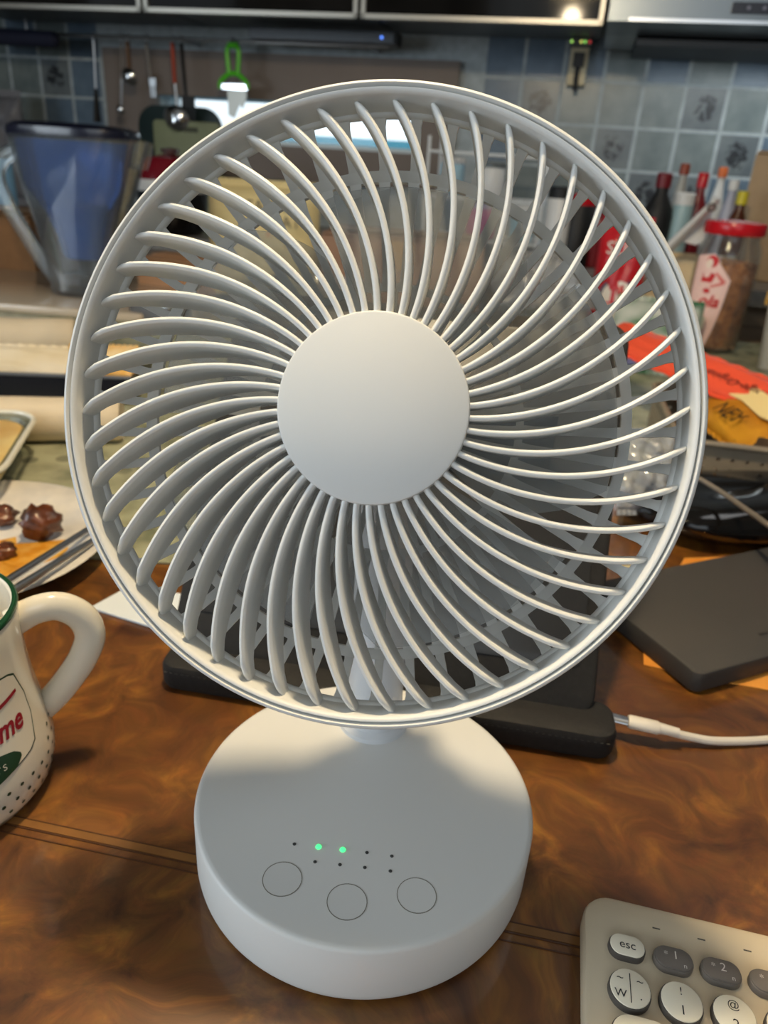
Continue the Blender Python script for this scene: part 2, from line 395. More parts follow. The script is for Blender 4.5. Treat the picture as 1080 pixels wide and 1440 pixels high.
# upper cabinets with dark glass doors
ALU = mat('aluminium_frame', (165, 160, 150), 0.35, 0.8)
DARKGL = mat('dark_glass_door', (30, 29, 28), 0.07, spec=0.10, var=.5, scale=7)
CABIN = mat('cabinet_carcass', (96, 104, 110), 0.5)
CD = 1.80; CB = 0.535
for k, (u0, u1, lab) in enumerate(((-1.62, -1.018, 'dark glass upper cabinet above the hanging ladles'), (-1.01, -0.512, 'dark glass upper cabinet above the green peeler and light bar'), (-0.504, -0.004, 'dark glass upper cabinet beside the range hood, lamp mirrored in it'))):
    c = thing('wall_cabinet', lab, 'cabinet', room((u0 + u1) / 2, 1.97, CB), rot=RZ, group='upper wall cabinets')
    W = u1 - u0; Hh = .62; dd = CD + .02 - 1.97
    b = MB(); b.box((0, .007, .01 + Hh / 2), (W, .33, Hh - .02)); b.build('carcass', CABIN, c)
    b = MB(); b.box((0, dd - .012, Hh / 2), (W - .02, .006, Hh - .02)); d = b.build('door_glass', DARKGL, c)
    b = MB(); fw = .009
    for x in (-1, 1): b.box((x * (W / 2 - fw / 2), dd - .012, Hh / 2), (fw, .018, Hh))
    b.box((0, dd - .012, fw / 2), (W, .018, fw)); b.box((0, dd - .012, Hh - fw / 2), (W, .018, fw)); b.build('door_frame', ALU, c)
# range hood
hd = thing('range_hood', 'stainless steel range hood with a dark control panel', 'range hood', room(0.52, 1.93, 0.52), rot=RZ)
b = MB(); W = 1.03; z0 = .022
prof = [(-.14, z0), (-.14, z0 + .052), (-.10, z0 + .16), (.20, z0 + .20), (.20, z0 - .008), (.08, z0 - .016), (-.05, z0 - .012)]
vs = [(x * W / 2, y, z) for x in (-1, 1) for y, z in prof]; n = len(prof)
b.add(vs, [tuple(range(n)), tuple(range(2 * n - 1, n - 1, -1))] + [(i, (i + 1) % n, n + (i + 1) % n, n + i) for i in range(n)]); b.build('hood_body', mat('hood_steel', (112, 118, 122), 0.3, 0.9), hd)
b = MB(); b.box((.02, -.1415, z0 + .003), (.99, .004, .006)); b.build('lower_lip', STEEL, hd)
b = MB(); b.box((-.21, -.142, z0 + .026), (.16, .005, .018)); cp = b.build('control_panel', mat('navy_control_panel', (24, 26, 42), 0.3), hd)
for i in range(5):
    b = MB(); b.lathe([(0, 0), (.0035, 0), (.0035, .0015), (0, .0015)], 10, Matrix.Translation((-.26 + i * .028, -.1445, z0 + .026)) @ Matrix.Rotation(pi / 2, 4, 'X')); b.build('touch_button', mat('button_grey', (120, 122, 140), .4), cp)
b = MB(); b.box((0, .05, z0 - .022), (.9, .2, .012)); b.build('filter_panel', mat('dark_filter', (40, 48, 58), 0.6, 0.2), hd)

# pendant lamp over the table (above the frame, mirrored in the cabinet door)
pl = thing('pendant_lamp', 'pendant lamp hanging over the table, mirrored in the cabinet door', 'lamp', LAMP)
b = MB(); b.tube([(0, 0, .13), (0, 0, CEIL_Z - LAMP.z)], .003, 6); b.build('cord', BLACK, pl)
b = MB(); b.lathe([(.018, .125), (.03, .12), (.10, .07), (.102, .068), (.032, .117), (.018, .122)], 28, close=True); b.build('lamp_shade', mat('white_shade', (230, 226, 214), .4), pl, True)
b = MB(); b.lathe([(0.0, .055), (.012, .056), (.02, .066), (.023, .08), (.018, .098), (.012, .115), (0, .118)], 16); b.build('bulb', mat('glowing_bulb', (255, 240, 200), .3, emit=((255, 226, 150), 14.0)), pl, True)

# ================================================================== DINING TABLE
tb = thing('dining_table', 'glossy brown burl wood dining table under everything', 'table', (0, .5, FLOOR_Z))
b = MB(); b.slab([(-1.15, -.62), (.92, -.62), (.92, .93), (-1.15, .93)], -.035 - FLOOR_Z, -FLOOR_Z, .004); b.build('tabletop', BURL, tb)
for x in (-1.05, .82):
    for y in (-.52, .83):
        b = MB(); b.box((x, y, .355), (.07, .07, .71)); b.build('leg', BURL, tb)
INL = mat('pale_inlay_wood', (136, 92, 44), 0.35, coat=.5, var=.2, scale=60); INLD = mat('dark_inlay_wood', (78, 46, 24), 0.35, coat=.5)
p0 = at(60, 1163); p1 = at(830, 1328); dv = (p1 - p0).normalized(); nv = Vector((-dv.y, dv.x, 0)); c0 = (p0 + p1) / 2 - Vector((0, .5, FLOOR_Z))
for off, wd, m_ in ((0.0, .0036, INL), (-.0024, .0007, INLD), (.0022, .0005, INLD), (-.0062, .0005, INLD)):
    b = MB(); b.box(c0 + nv * off + Vector((0, 0, .00015)), (1.5, wd, .0005), rz=atan2(dv.y, dv.x)); b.build('inlay_strip', m_, tb)

# greenish patterned table mat
def mat_cloth():
    mt = bpy.data.materials.new('green_marbled_mat'); mt.use_nodes = True; nt = mt.node_tree; b = nt.nodes['Principled BSDF']
    tc = nt.nodes.new('ShaderNodeTexCoord'); n1 = nt.nodes.new('ShaderNodeTexNoise'); n1.inputs['Scale'].default_value = 26; n1.inputs['Detail'].default_value = 5
    nt.links.new(tc.outputs['Object'], n1.inputs['Vector'])
    rp = nt.nodes.new('ShaderNodeValToRGB'); e = rp.color_ramp.elements
    e[0].position = .32; e[0].color = (*lin((120, 124, 100)), 1); e[1].position = .6; e[1].color = (*lin((176, 176, 146)), 1)
    nt.links.new(n1.outputs['Fac'], rp.inputs['Fac'])
    vo = nt.nodes.new('ShaderNodeTexVoronoi'); vo.inputs['Scale'].default_value = 34; nt.links.new(tc.outputs['Object'], vo.inputs['Vector'])
    mr = nt.nodes.new('ShaderNodeMapRange'); mr.inputs[1].default_value = .26; mr.inputs[2].default_value = .30; mr.inputs[3].default_value = .55; mr.inputs[4].default_value = 0
    nt.links.new(vo.outputs['Distance'], mr.inputs[0])
    hs = nt.nodes.new('ShaderNodeSeparateColor'); nt.links.new(vo.outputs['Color'], hs.inputs[0])
    gt = nt.nodes.new('ShaderNodeMath'); gt.operation = 'GREATER_THAN'; gt.inputs[1].default_value = .62; nt.links.new(hs.outputs[0], gt.inputs[0])
    mm = nt.nodes.new('ShaderNodeMath'); mm.operation = 'MULTIPLY'; nt.links.new(mr.outputs[0], mm.inputs[0]); nt.links.new(gt.outputs[0], mm.inputs[1])
    mx = nt.nodes.new('ShaderNodeMix'); mx.data_type = 'RGBA'; nt.links.new(mm.outputs[0], mx.inputs[0]); nt.links.new(rp.outputs['Color'], mx.inputs[6]); mx.inputs[7].default_value = (*lin((70, 72, 64)), 1)
    nt.links.new(mx.outputs[2], b.inputs['Base Color']); b.inputs['Roughness'].default_value = .25
    return mt
q = [at(-260, 800), at(245, 795), at(330, 640), at(930, 640), at(930, 560), at(1010, 520)]
b = MB(); b.slab([(-1.10, .455), (-.03, .455), (-.03, .62), (.80, .62), (.80, 1.40), (-1.10, 1.40)], 0.0003, .002, .0004)
tag(b.build('table_mat', mat_cloth()), 'greenish grey marbled table mat under the plate and the food', 'table mat')

# ================================================================== THE FAN
FB = Vector((0, .23, 0)); BR, BH = .07, .030
fan = thing('desk_fan', 'white desk fan with swirled round grille on a flat round base', 'fan', FB)
b = MB(); b.lathe([(0, .0006), (.064, .0006), (.0685, .0018), (.0697, .004), (BR, .006), (BR, BH - .0016), (.0695, BH - .0006), (.0688, BH - .0001), (.0675, BH), (0, BH)], 128)
base = b.build('base', WHITE, fan, True, angle=50)
GROOVE = mat('button_groove', (128, 124, 112), .6)
for px, py in ((397, 1236), (488, 1268), (586, 1259)):
    p = at(px, py, BH) - FB
    b = MB(); b.lathe([(0, -.001), (.0070, -.001), (.0070, .00008), (0, .00008)], 40, Matrix.Translation(p)); bt = b.build('button', WHITE, base)
    b = MB(); b.lathe([(.00700, .00012), (.00728, .00012), (.00728, -.001), (.00700, -.001)], 40, Matrix.Translation(p), close=True); b.build('button_groove', GROOVE, bt)
LEDG = mat('lit_green_led', (60, 230, 120), .3, emit=((70, 255, 130), 1.6)); LEDO = mat('dark_led_hole', (60, 60, 58), .5)
for px, py, on in ((414, 1187, 0), (448, 1191, 1), (482, 1195, 1), (516, 1199, 0), (551, 1204, 0), (443, 1212, 0), (478, 1216, 0), (513, 1220, 0), (549, 1225, 0)):
    p = at(px, py, BH) - FB; r = .00115 if on else .0007
    b = MB(); b.lathe([(0, .0003 + .0003 * on), (r * .7, .0003 + .0003 * on), (r, .0001), (r, -.0005)], 14, Matrix.Translation(p)); o = b.build('status_light', LEDG if on else LEDO, base, True)
    if on: o['label'] = 'lit green status light'
# column
SX, SY = .0015, .274
b = MB(); b.lathe([(.0165, BH), (.0162, BH + .002), (.0140, BH + .004), (.0128, BH + .012), (.0122, .08), (.0122, .165), (.0105, .172), (0, .173)], 40, Matrix.Translation((SX - FB.x, SY - FB.y, 0)))
b.build('column', WHITE2, fan, True)
# head
HC = Vector((-.0057, .2184, .2008)); al, be = radians(23.4), radians(-5.9)
HN = Vector((sin(be) * cos(al), -cos(be) * cos(al), sin(al))); HX = Vector((0, 0, 1)).cross(HN).normalized(); HY = HN.cross(HX)
HM = basis(HX, HY, HN); HE = HM.to_euler()
def headpart(mb, name, material, smooth=True, angle=40): return mb.build(name, material, fan, smooth, HC - FB, HE, angle)
RI = .0957
b = MB()
b.lathe([(RI, -.0125), (RI, -.0018), (.0960, -.0006), (.0966, 0), (.0971, 0), (.0974, -.0006), (.09745, -.0028), (.09785, -.0028), (.0979, -.0004), (.0984, .0003), (.0990, .0002), (.0996, -.0007), (.1, -.0024), (.1, -.011), (.0990, -.0155), (.0965, -.0175)], 160, close=True)
front = headpart(b, 'front_grille', WHITE, True, 60)
# ribs: swirled vanes from the hub cap to the ring
NR = 50; SW = radians(20.4); R0 = .0285
def vane(r):
    s = min(1, max(0, (r - .0299) / (RI - .0299))); th = SW * (s ** 1.3 - 1)
    d = .0050 + .0160 * (sin(pi * min(1, s * .86 + .05)) ** 1.3); zf = -.0002 - .0012 * s - .004 * max(0, (s - .93) / .07) ** 1.6
    hw = .00100 - .00004 * s - .00012 * max(0, (s - .92) / .08)
    return th, d, zf, hw
b = MB(); ST = 26; secs = []
for i in range(ST + 1):
    r = R0 + (RI + .0004 - R0) * i / ST; th, d, zf, hw = vane(r)
    r2 = r + .0005; th2 = vane(r2)[0]; th1 = vane(r - .0005)[0]
    p = Vector((r * cos(th), r * sin(th), 0)); t = (Vector((r2 * cos(th2), r2 * sin(th2), 0)) - Vector(((r - .0005) * cos(th1), (r - .0005) * sin(th1), 0))).normalized(); nn = Vector((-t.y, t.x, 0))
    for a_, z_ in ((-.72, zf - d), (-.86, zf - d * .5), (-1, zf - .0010), (-.66, zf - .0003), (0, zf), (.66, zf - .0003), (1, zf - .0010), (.86, zf - d * .5), (.72, zf - d)):
        secs.append(p + nn * hw * a_ + Vector((0, 0, z_)))
k = 9
fs = [(i * k + j, i * k + (j + 1) % k, (i + 1) * k + (j + 1) % k, (i + 1) * k + j) for i in range(ST) for j in range(k)] + [tuple(range(k)), tuple(ST * k + j for j in range(k - 1, -1, -1))]
b.add(secs, fs); r0 = b.build('rib', WHITE, front, True, rot=(0, 0, radians(6.0)), angle=50)
for i in range(1, NR): link('rib', r0.data, front, None, (0, 0, radians(6.0) + 2 * pi * i / NR))
b = MB(); b.lathe([(0, .0006), (.0290, .0006), (.0296, .0003), (.0299, -.0005), (.0299, -.010), (.0285, -.0105), (0, -.0105)], 96); headpart(b, 'hub_cap', WHITE, True, 40)
# rear cage
def rz_(r):   # dished profile
    pts = [(.0, -.0455), (.030, -.0445), (.0484, -.042), (.0827, -.0305), (.0900, -.0215), (.0957, -.0125)]
    for (a, za), (c, zc) in zip(pts, pts[1:]):
        if r <= c: return za + (zc - za) * (r - a) / (c - a)
    return pts[-1][1]
b = MB(); b.lathe([(.0962, -.0122), (.0952, -.0128), (.0946, -.0142), (.0950, -.0160), (.0964, -.0165)], 128, close=True)
rear = headpart(b, 'rear_grille', REARP)
for rc, hw in ((.0827, .0015), (.0484, .0013)):
    b = MB(); b.lathe([(rc - hw, rz_(rc - hw)), (rc + hw, rz_(rc + hw)), (rc + hw, rz_(rc + hw) - .0018), (rc - hw, rz_(rc - hw) - .0018)], 128, close=True); b.build('cage_ring', REARP, rear, True)
def bar(ra, rb, w0, w1):
    b = MB(); n = 7; vs = []
    for i in range(n + 1):
        r = ra + (rb - ra) * i / n; hw = (w0 + (w1 - w0) * i / n) / 2; z = rz_(r)
        fl = 1 + .35 * max(0, 1 - abs(i - n) / 1.0) + .35 * max(0, 1 - i / 1.0)
        for y, zz in ((-hw * fl, 0), (hw * fl, 0), (hw * fl, -.0018), (-hw * fl, -.0018)): vs.append((r, y, z + zz))
    fs = [(i * 4 + j, i * 4 + (j + 1) % 4, i * 4 + 4 + (j + 1) % 4, i * 4 + 4 + j) for i in range(n) for j in range(4)] + [(3, 2, 1, 0), (n * 4, n * 4 + 1, n * 4 + 2, n * 4 + 3)]
    return b.add(vs, fs)
for (ra, rb, w0, w1, cnt) in ((.083, .0952, .0030, .0031, 50), (.0484, .0827, .0026, .0033, 50), (.027, .0484, .0018, .0022, 40)):
    src = bar(ra, rb, w0, w1).build('cage_bar', REARP, rear, rot=(0, 0, radians(2.0)))
    for i in range(1, cnt): link('cage_bar', src.data, rear, None, (0, 0, radians(2.0) + 2 * pi * i / cnt))
b = MB(); b.lathe([(0, -.0385), (.024, -.0385), (.0275, -.040), (.0285, -.044), (.0270, -.056), (.022, -.060), (0, -.061)], 64); headpart(b, 'motor_housing', REARP)
b = MB(); b.lathe([(0, -.0125), (.0220, -.0125), (.0232, -.0140), (.0240, -.0360), (0, -.0365)], 64); rotor = headpart(b, 'rotor', mat('rotor_plastic', (198, 200, 200), .4))
b = MB(); NB = 5; AW = radians(66); nr, na = 10, 12; vs = []
for side in (0, 1):
    for i in range(nr + 1):
        s = i / nr; r = .0232 + (.0795 - .0232) * s
        for j in range(na + 1):
            t = j / na; a = (t - .5) * AW * (0.80 + .24 * sin(pi * min(1, s * .9 + .1))) + radians(14) * s * s
            zz = -.0255 - .0085 * t * (1 - .25 * s) - .0012 * sin(pi * t) - side * .0009
            vs.append((r * cos(a), r * sin(a), zz))
kk = (nr + 1) * (na + 1); fs = []
for i in range(nr):
    for j in range(na):
        a = i * (na + 1) + j; fs.append((a, a + 1, a + na + 2, a + na + 1)); fs.append((kk + a + na + 1, kk + a + na + 2, kk + a + 1, kk + a))
ed = [j for j in range(na + 1)] + [i * (na + 1) + na for i in range(1, nr + 1)] + [nr * (na + 1) + j for j in range(na - 1, -1, -1)] + [i * (na + 1) for i in range(nr - 1, 0, -1)]
for i in range(len(ed)): a, c = ed[i], ed[(i + 1) % len(ed)]; fs.append((c, a, a + kk, c + kk))
b.add(vs, fs); bl = b.build('blade', BLADE, rotor, True, angle=60)
for i in range(1, NB): link('blade', bl.data, rotor, None, (0, 0, 2 * pi * i / NB))
# hinge between the motor housing and the column
hp = HC - HN * .056 - FB; top = Vector((SX, SY, .168)) - FB
b = MB(); b.tube([top + Vector((-.015, 0, -.002)), top + Vector((.015, 0, -.002))], .0125, 24); b.tube([hp, (hp + top) / 2, top + Vector((0, .002, 0))], [.014, .012, .011], 16); b.build('tilt_hinge', WHITE2, fan, True)

# ================================================================== NEAR THINGS ON THE TABLE
# ---- mug
MC = Vector((-.1885, .246, 0))
mug = thing('mug', 'white bell-shaped mug with green rim, red lettering and dotted base', 'mug', MC)
MP = [(0, .0004), (.036, .0004), (.0395, .0016), (.0430, .0070), (.0450, .0150), (.0452, .0230), (.0440, .0320), (.0422, .0420), (.0405, .0540), (.0394, .0680), (.0392, .0800), (.0397, .0920)]
def mug_r(z):
    for (r1, z1), (r2, z2) in zip(MP[2:], MP[3:]):
        if z <= z2: return r1 + (r2 - r1) * (z - z1) / (z2 - z1)
    return MP[-1][0]
b = MB(); b.lathe(MP + [(.0394, .0934), (.0385, .0940), (.0372, .0934), (.0366, .0920), (.0362, .06), (.0385, .02), (.036, .008), (0, .006)], 72)
body = b.build('mug_body', CREAM, mug, True, angle=60)
b = MB(); b.lathe([(.0399, .0918), (.0400, .0928), (.0396, .0939), (.0386, .0944), (.0376, .0939)], 72); b.build('rim_band', mat('green_rim_glaze', (26, 68, 42), .2, coat=.5), mug, True, angle=80)
ha = radians(28); hd_ = Vector((cos(ha), sin(ha), 0)); hpth = [(.036, .0800), (.045, .0842), (.055, .0840), (.0635, .0765), (.0660, .0660), (.0620, .0550), (.0550, .0450), (.0480, .0370), (.0415, .0315)]
b = MB(); b.tube(smoothpath([hd_ * s + Vector((0, 0, z)) for s, z in hpth], 5), .0052, 14, flat=1.3); b.build('handle', CREAM, mug, True)
def wrap(a_deg, z, off): r = mug_r(z) + off; a = radians(a_deg); return Vector((r * cos(a), r * sin(a), z))
def badge(a0, a1, z0, z1, off, rad, m_, name, parent, n=22, k=9):
    b = MB(); vs = []
    for i in range(n + 1):
        a = a0 + (a1 - a0) * i / n; e = max(0, rad - min(a - a0, a1 - a)) / rad; ins = (1 - sqrt(max(0, 1 - e * e))) * .5 * (z1 - z0) * .7
        dip = .006 * sin(pi * (a - a0) / (a1 - a0))
        for j in range(k + 1): vs.append(wrap(a, z0 + ins - dip + (z1 - z0 - 2 * ins + 2 * dip) * j / k, off))
    fs = [(i * (k + 1) + j, (i + 1) * (k + 1) + j, (i + 1) * (k + 1) + j + 1, i * (k + 1) + j + 1) for i in range(n) for j in range(k)]
    return b.add(vs, fs).build(name, m_, parent, True)
BA0, BA1 = -112, 2
bd = badge(BA0, BA1, .0335, .0690, .00025, 9, GREENINK, 'badge', mug)
badge(BA0 + 1, BA1 - 1, .0341, .0684, .00040, 9, CREAM, 'badge_field', bd)
badge(BA0 + 18, BA1 - 18, .0318, .0372, .00055, 6, GREENINK, 'badge_banner', bd)
mid = (BA0 + BA1) / 2
def dg_(x): return x / .0425 * 180 / pi
lettering('Kreme', .0135, REDINK, mug, None, 'red_lettering', .28, warp=lambda v: wrap(-8 + dg_(v.x) * .80, .0490 + v.y, .0007), align='RIGHT', bold=.00035)
lettering('DOUGHNUTS', .0040, CREAM, mug, None, 'banner_lettering', 0, warp=lambda v: wrap(-26 + dg_(v.x), .0342 + v.y, .0009), space=1.35, align='RIGHT')
b = MB()
vs = []
for i in range(17):
    t = i / 16; a = BA0 + 30 + (BA1 - 8 - BA0 - 30) * t
    vs += [wrap(a, .0590 - .003 * sin(pi * t) + .002 * t, .0007), wrap(a, .0604 - .003 * sin(pi * t) + .0022 * t + .0006 * sin(pi * t), .0007)]
b.add(vs, [(2 * i, 2 * i + 2, 2 * i + 3, 2 * i + 1) for i in range(16)]); b.build('red_swash', REDINK, mug)
b = MB()
for j in range(6):
    z = .0048 + j * .0054
    for i in range(44):
        a = 360 / 44 * (i + .5 * (j % 2))
        if j >= 4 and (BA0 - 4 < (a - 360 if a > 180 else a) < BA1 + 4): continue
        rr = .00095; vs = [wrap(a + dg_(rr * cos(t * pi / 3)), z + rr * sin(t * pi / 3), .00025) for t in range(6)]
        b.add(vs, [(0, 1, 2, 3, 4, 5)])
tag(b.build('dot_print', GREENINK, mug), kind='stuff')

# ---- keyboard
KA = radians(-11.6); k1 = Vector((cos(KA), sin(KA), 0)); k2 = Vector((-sin(KA), cos(KA), 0)); ESC = Vector((.0998, .1794, 0))
KW, KD = .262, .116; KL, KT = -.0150, .0222
ko = ESC + k1 * (KL + KW / 2) + k2 * (KT - KD / 2)
kb = thing('keyboard', 'grey wireless keyboard with round cream keys in the near corner', 'keyboard', ko, KA)
GREYK = mat('warm_grey_keyboard', (212, 196, 168), .5); KEYC = mat('cream_keycap', (250, 240, 216), .45); KEYG = mat('dark_grey_keycap', (112, 104, 96), .45); KUND = mat('keycap_skirt', (84, 78, 72), .6)
b = MB(); b.slab(rrect(KW, KD, .011, 7), .0008, .0118, .0022); kbody = b.build('keyboard_case', GREYK, kb, True, angle=30)
for x in (-.1, .1):
    for y in (-.045, .045): b = MB(); b.lathe([(0, 0), (.005, 0), (.005, .001), (0, .001)], 12, Matrix.Translation((x, y, 0))); b.build('foot_pad', BLACK, kb)
def kpos(i, j): return Vector((-KW / 2 - KL, KD / 2 - KT, 0)) + Vector((i, j, 0))
KZ = .0118
def key(cx, cy, w_, h_, m_, legends=()):
    p = kpos(cx, cy)
    r = min(w_, h_) / 2 - .0001
    pl_ = rrect(w_, h_, r, 8)
    b = MB(); b.slab(pl_, KZ - .0005, KZ + .0028, .0006, Matrix.Translation(p)); kk_ = b.build('key', KUND if m_ is KEYC else KEYG, kb, True, angle=30)
    ins = rrect(w_ - .0009, h_ - .0009, r - .00045, 8)
    b = MB(); b.slab(ins, KZ + .0026, KZ + .0034, .0003, Matrix.Translation(p)); b.build('key_top', m_, kk_, True, angle=30)
    for s, lx, ly, sz in legends:
        if s == '|':
            b = MB(); b.box(p + Vector((lx, ly, KZ + .00345)), (.0003, sz, .00008)); b.build('legend', BLACKINK, kk_)
        else: lettering(s, sz, BLACKINK if m_ is KEYC else mat('white_print', (225, 220, 210), .5), kk_, Matrix.Translation(p + Vector((lx, ly, KZ + .00348))), 'legend')
PX = .0164
key(0, 0, .0132, .0090, KEYC, (('esc', 0.0, .0, .0046),))
for i in range(1, 14):
    lg = ((chr(0x2022) + str(i) if False else str(i), .0006, .0009, .0044), ('fn' if False else 'n', .0036, -.0024, .0026), ('*', -.0028, .0006, .0034)) if i <= 3 else ()
    key(i * PX, -.0004, .0140, .0092, KEYG, lg)
PR = .0172; RY = -.0161
key(.0, RY, .0146, .0146, KEYC, (('|', 0, 0, .0105), ('~', -.0034, .0030, .004), ('~', .0034, .0030, .004), ('W', -.0034, -.0028, .0040), ('.', .0034, -.0022, .0044)))
sy = ['!', '@', '#', '$', '%', '^', '&', '*', '(', ')', '_', '+']; dgts = '1234567890-='
for i in range(12): key((i + 1) * PR, RY, .0146, .0146, KEYC, ((sy[i], 0, .0034, .0040), (dgts[i], 0, -.0032, .0046)) if i < 4 else ())
key(13.2 * PR, RY, .020, .0146, KEYC)
for row in range(1, 4):
    y = RY * (row + 1); off = (.0035, .006, .011)[row - 1]
    key(off, y, (.0215, .0265, .0365)[row - 1], .0146, KEYC)
    x0 = off + (.0215, .0265, .0365)[row - 1] / 2 + .0013 + .0146 / 2
    i = 0
    while x0 + i * PR < KW + KL - .020: key(x0 + i * PR, y, .0146, .0146, KEYC); i += 1
y = RY * 5
for x, w_ in ((0, .0146), (PR, .0146), (2 * PR, .0146), (3 * PR, .0146), (4 * PR + .038, .090), (10 * PR + .003, .0146), (11 * PR + .003, .0146), (12 * PR + .003, .0146)): key(x, y, w_, .0146, KEYC)
for i in range(3):
    b = MB(); b.box(kpos(i * PX + .012, .0125) + Vector((0, 0, .0118)), (.0028, .0005, .0002)); b.build('indicator_slot', KUND, kb)

# ---- tablet in a black folio case, propped behind the fan
CB0 = Vector((-.116, .338, 0)); CB1 = Vector((.128, .303, 0)); ce = (CB1 - CB0).normalized(); cb_ = Vector((-ce.y, ce.x, 0)); CW = (CB1 - CB0).length
cs = thing('tablet_case', 'black stitched folio tablet case propped up behind the fan', 'tablet', (CB0 + CB1) / 2, atan2(ce.y, ce.x))
LEAN = radians(36); CHt = .222
Mc = Matrix.Translation((0, .004, .010)) @ Matrix.Rotation(pi / 2 - LEAN, 4, 'X')
b = MB(); b.slab(rrect(CW - .012, CHt, .012, 6), -.006, .006, .003, Mc @ Matrix.Translation((-.006, CHt / 2, 0))); cov = b.build('cover', BLACKF, cs, True, angle=35)
b = MB(); b.slab(rrect(CW - .030, CHt - .034, .006, 5), .0058, .0068, .0004, Mc @ Matrix.Translation((-.006, CHt / 2 + .008, 0))); b.build('screen', mat('dark_screen', (44, 44, 44), .35), cs, True)
b = MB(); b.slab(rrect(CW - .002, .030, .010, 6), .0002, .017, .004, Matrix.Translation((0, -.002, 0))); lip = b.build('bottom_lip', BLACKF, cs, True, angle=35)
THR = mat('grey_thread', (66, 64, 60), .8)
b = MB()
for i in range(74):
    x = -CW / 2 + .006 + i * (CW - .012) / 73; b.box(Vector((x, -.0168, .0128)), (.0015, .0005, .0003))
tag(b.build('stitching', THR, lip), kind='stuff')
b = MB(); Ms = Matrix.Translation((0, CHt * sin(LEAN) * .78 + .05, 0)) @ Matrix.Rotation(radians(-68), 4, 'X')
b.box((0, .085, .080), (CW * .6, .005, .150), M=Matrix.Rotation(radians(12), 3, 'X')); b.build('prop_flap', BLACKF, cs)

# ---- white charging cable with plug
pts = [at(868, 1010, .011), at(883, 1014, .011), at(927, 1024, .010), at(945, 1030, .0075), at(975, 1037, .005), at(1010, 1042, .0035), at(1080, 1040, .0022), at(1150, 1028, .0022), at(1300, 985, .0022)]
cab = thing('charging_cable', 'white charging cable plugged into the black tablet case', 'cable', (pts[2].x, pts[2].y, 0)); org = Vector((pts[2].x, pts[2].y, 0))
WCAB = mat('white_cable_rubber', (228, 220, 206), .45)
b = MB(); b.tube(smoothpath([p - org for p in pts[2:]], 6), .0022, 10); b.build('cord', WCAB, cab, True)
d0 = (pts[2] - pts[1]).normalized()
b = MB(); b.tube([pts[1] - org, pts[1] - org + d0 * .001, pts[2] - org - d0 * .001, pts[2] - org], [.0036, .0042, .0042, .0036], 14, flat=.75); b.tube([pts[2] - org, pts[2] - org + d0 * .010], [.0030, .0023], 12); b.build('plug_body', WCAB, cab, True)
b = MB(); b.tube([pts[0] - org - d0 * .004, pts[1] - org], .0033, 12, flat=.4); b.build('plug_tip', STEEL, cab, True)

# ---- dark grey slab (drive) on an orange-edged paper
SZ = .015; n0 = at(983, 950, SZ); bk1 = at(1080, 769, SZ); bk0 = at(935, 798, SZ); s1 = (bk1 - bk0).normalized(); s2 = Vector((-s1.y, s1.x, 0)); SD = (bk0 - n0).dot(s2); SL = .19
so = n0 + s1 * SL / 2 + s2 * SD / 2; so.z = 0; sa = atan2(s1.y, s1.x)
b = MB(); b.slab(rrect(SL, SD, .006, 5), .0012, SZ, .0016); sl = b.build('portable_drive', GREYD, None, True, so, (0, 0, sa), 30)
tag(sl, 'flat dark grey box-shaped device lying on orange paper at right', 'device')

p = at(1076, 890, SZ + .0001) - so; p.z = SZ + .00015
b = MB(); b.box(Matrix.Rotation(-sa, 3, 'Z') @ p, (.010, .0022, .0002)); b.build('faint_mark', mat('drive_mark', (44, 42, 40), .5), sl)
ORG = mat('orange_paper', (228, 138, 36), .6, rgb2=(234, 160, 70), scale=24)
pq = [at(905, 936), at(1000, 957), at(1120, 979), at(1180, 880), at(1100, 780), at(962, 786), at(903, 884)]
b = MB(); b.slab([(q_.x - so.x, q_.y - so.y) for q_ in pq], .0002, .0009, .0002)
tag(b.build('paper_sheet', ORG, None, False, so), 'orange and white printed paper peeking out under the dark grey device', 'paper')

# ---- black glossy pouch with a silver clasp
pp = at(1030, 752, 0.0)
pu = thing('pouch', 'glossy black rounded pouch with a small silver clasp', 'pouch', (pp.x + .030, pp.y + .028, 0), radians(14))
b = MB(); vs = []; n1, n2 = 40, 16
for i in range(n1):
    a = 2 * pi * i / n1; ca, sa_ = cos(a), sin(a); rr = (abs(ca) ** 3.2 + abs(sa_) ** 3.2) ** (-1 / 3.2)
    for j in range(n2 + 1):
        t = pi * j / n2 - pi / 2; c_ = max(0, cos(t)) ** .55; s_ = (abs(sin(t)) ** .8) * (1 if t > 0 else -1)
        wob = 1 + .04 * sin(5 * a + 3 * s_) * c_
        vs.append((.115 * rr * ca * c_ * wob, .056 * rr * sa_ * c_ * wob, .0185 + .0182 * s_ * (1 + .10 * sin(3 * a + .5) * (1 if t > 0 else 0))))
fs = [(i * (n2 + 1) + j, ((i + 1) % n1) * (n2 + 1) + j, ((i + 1) % n1) * (n2 + 1) + j + 1, i * (n2 + 1) + j + 1) for i in range(n1) for j in range(n2)]
b.add(vs, fs); b.build('pouch_body', BLACKG, pu, True, angle=80)
b = MB(); b.tube([(.010, -.0545, .016), (.034, -.0560, .016)], .0032, 10); b.lathe([(0, 0), (.005, .001), (.005, .004), (0, .005)], 12, Matrix.Translation((.008, -.0545, .016)) @ Matrix.Rotation(pi / 2, 4, 'X')); b.build('clasp', CHROME, pu, True)

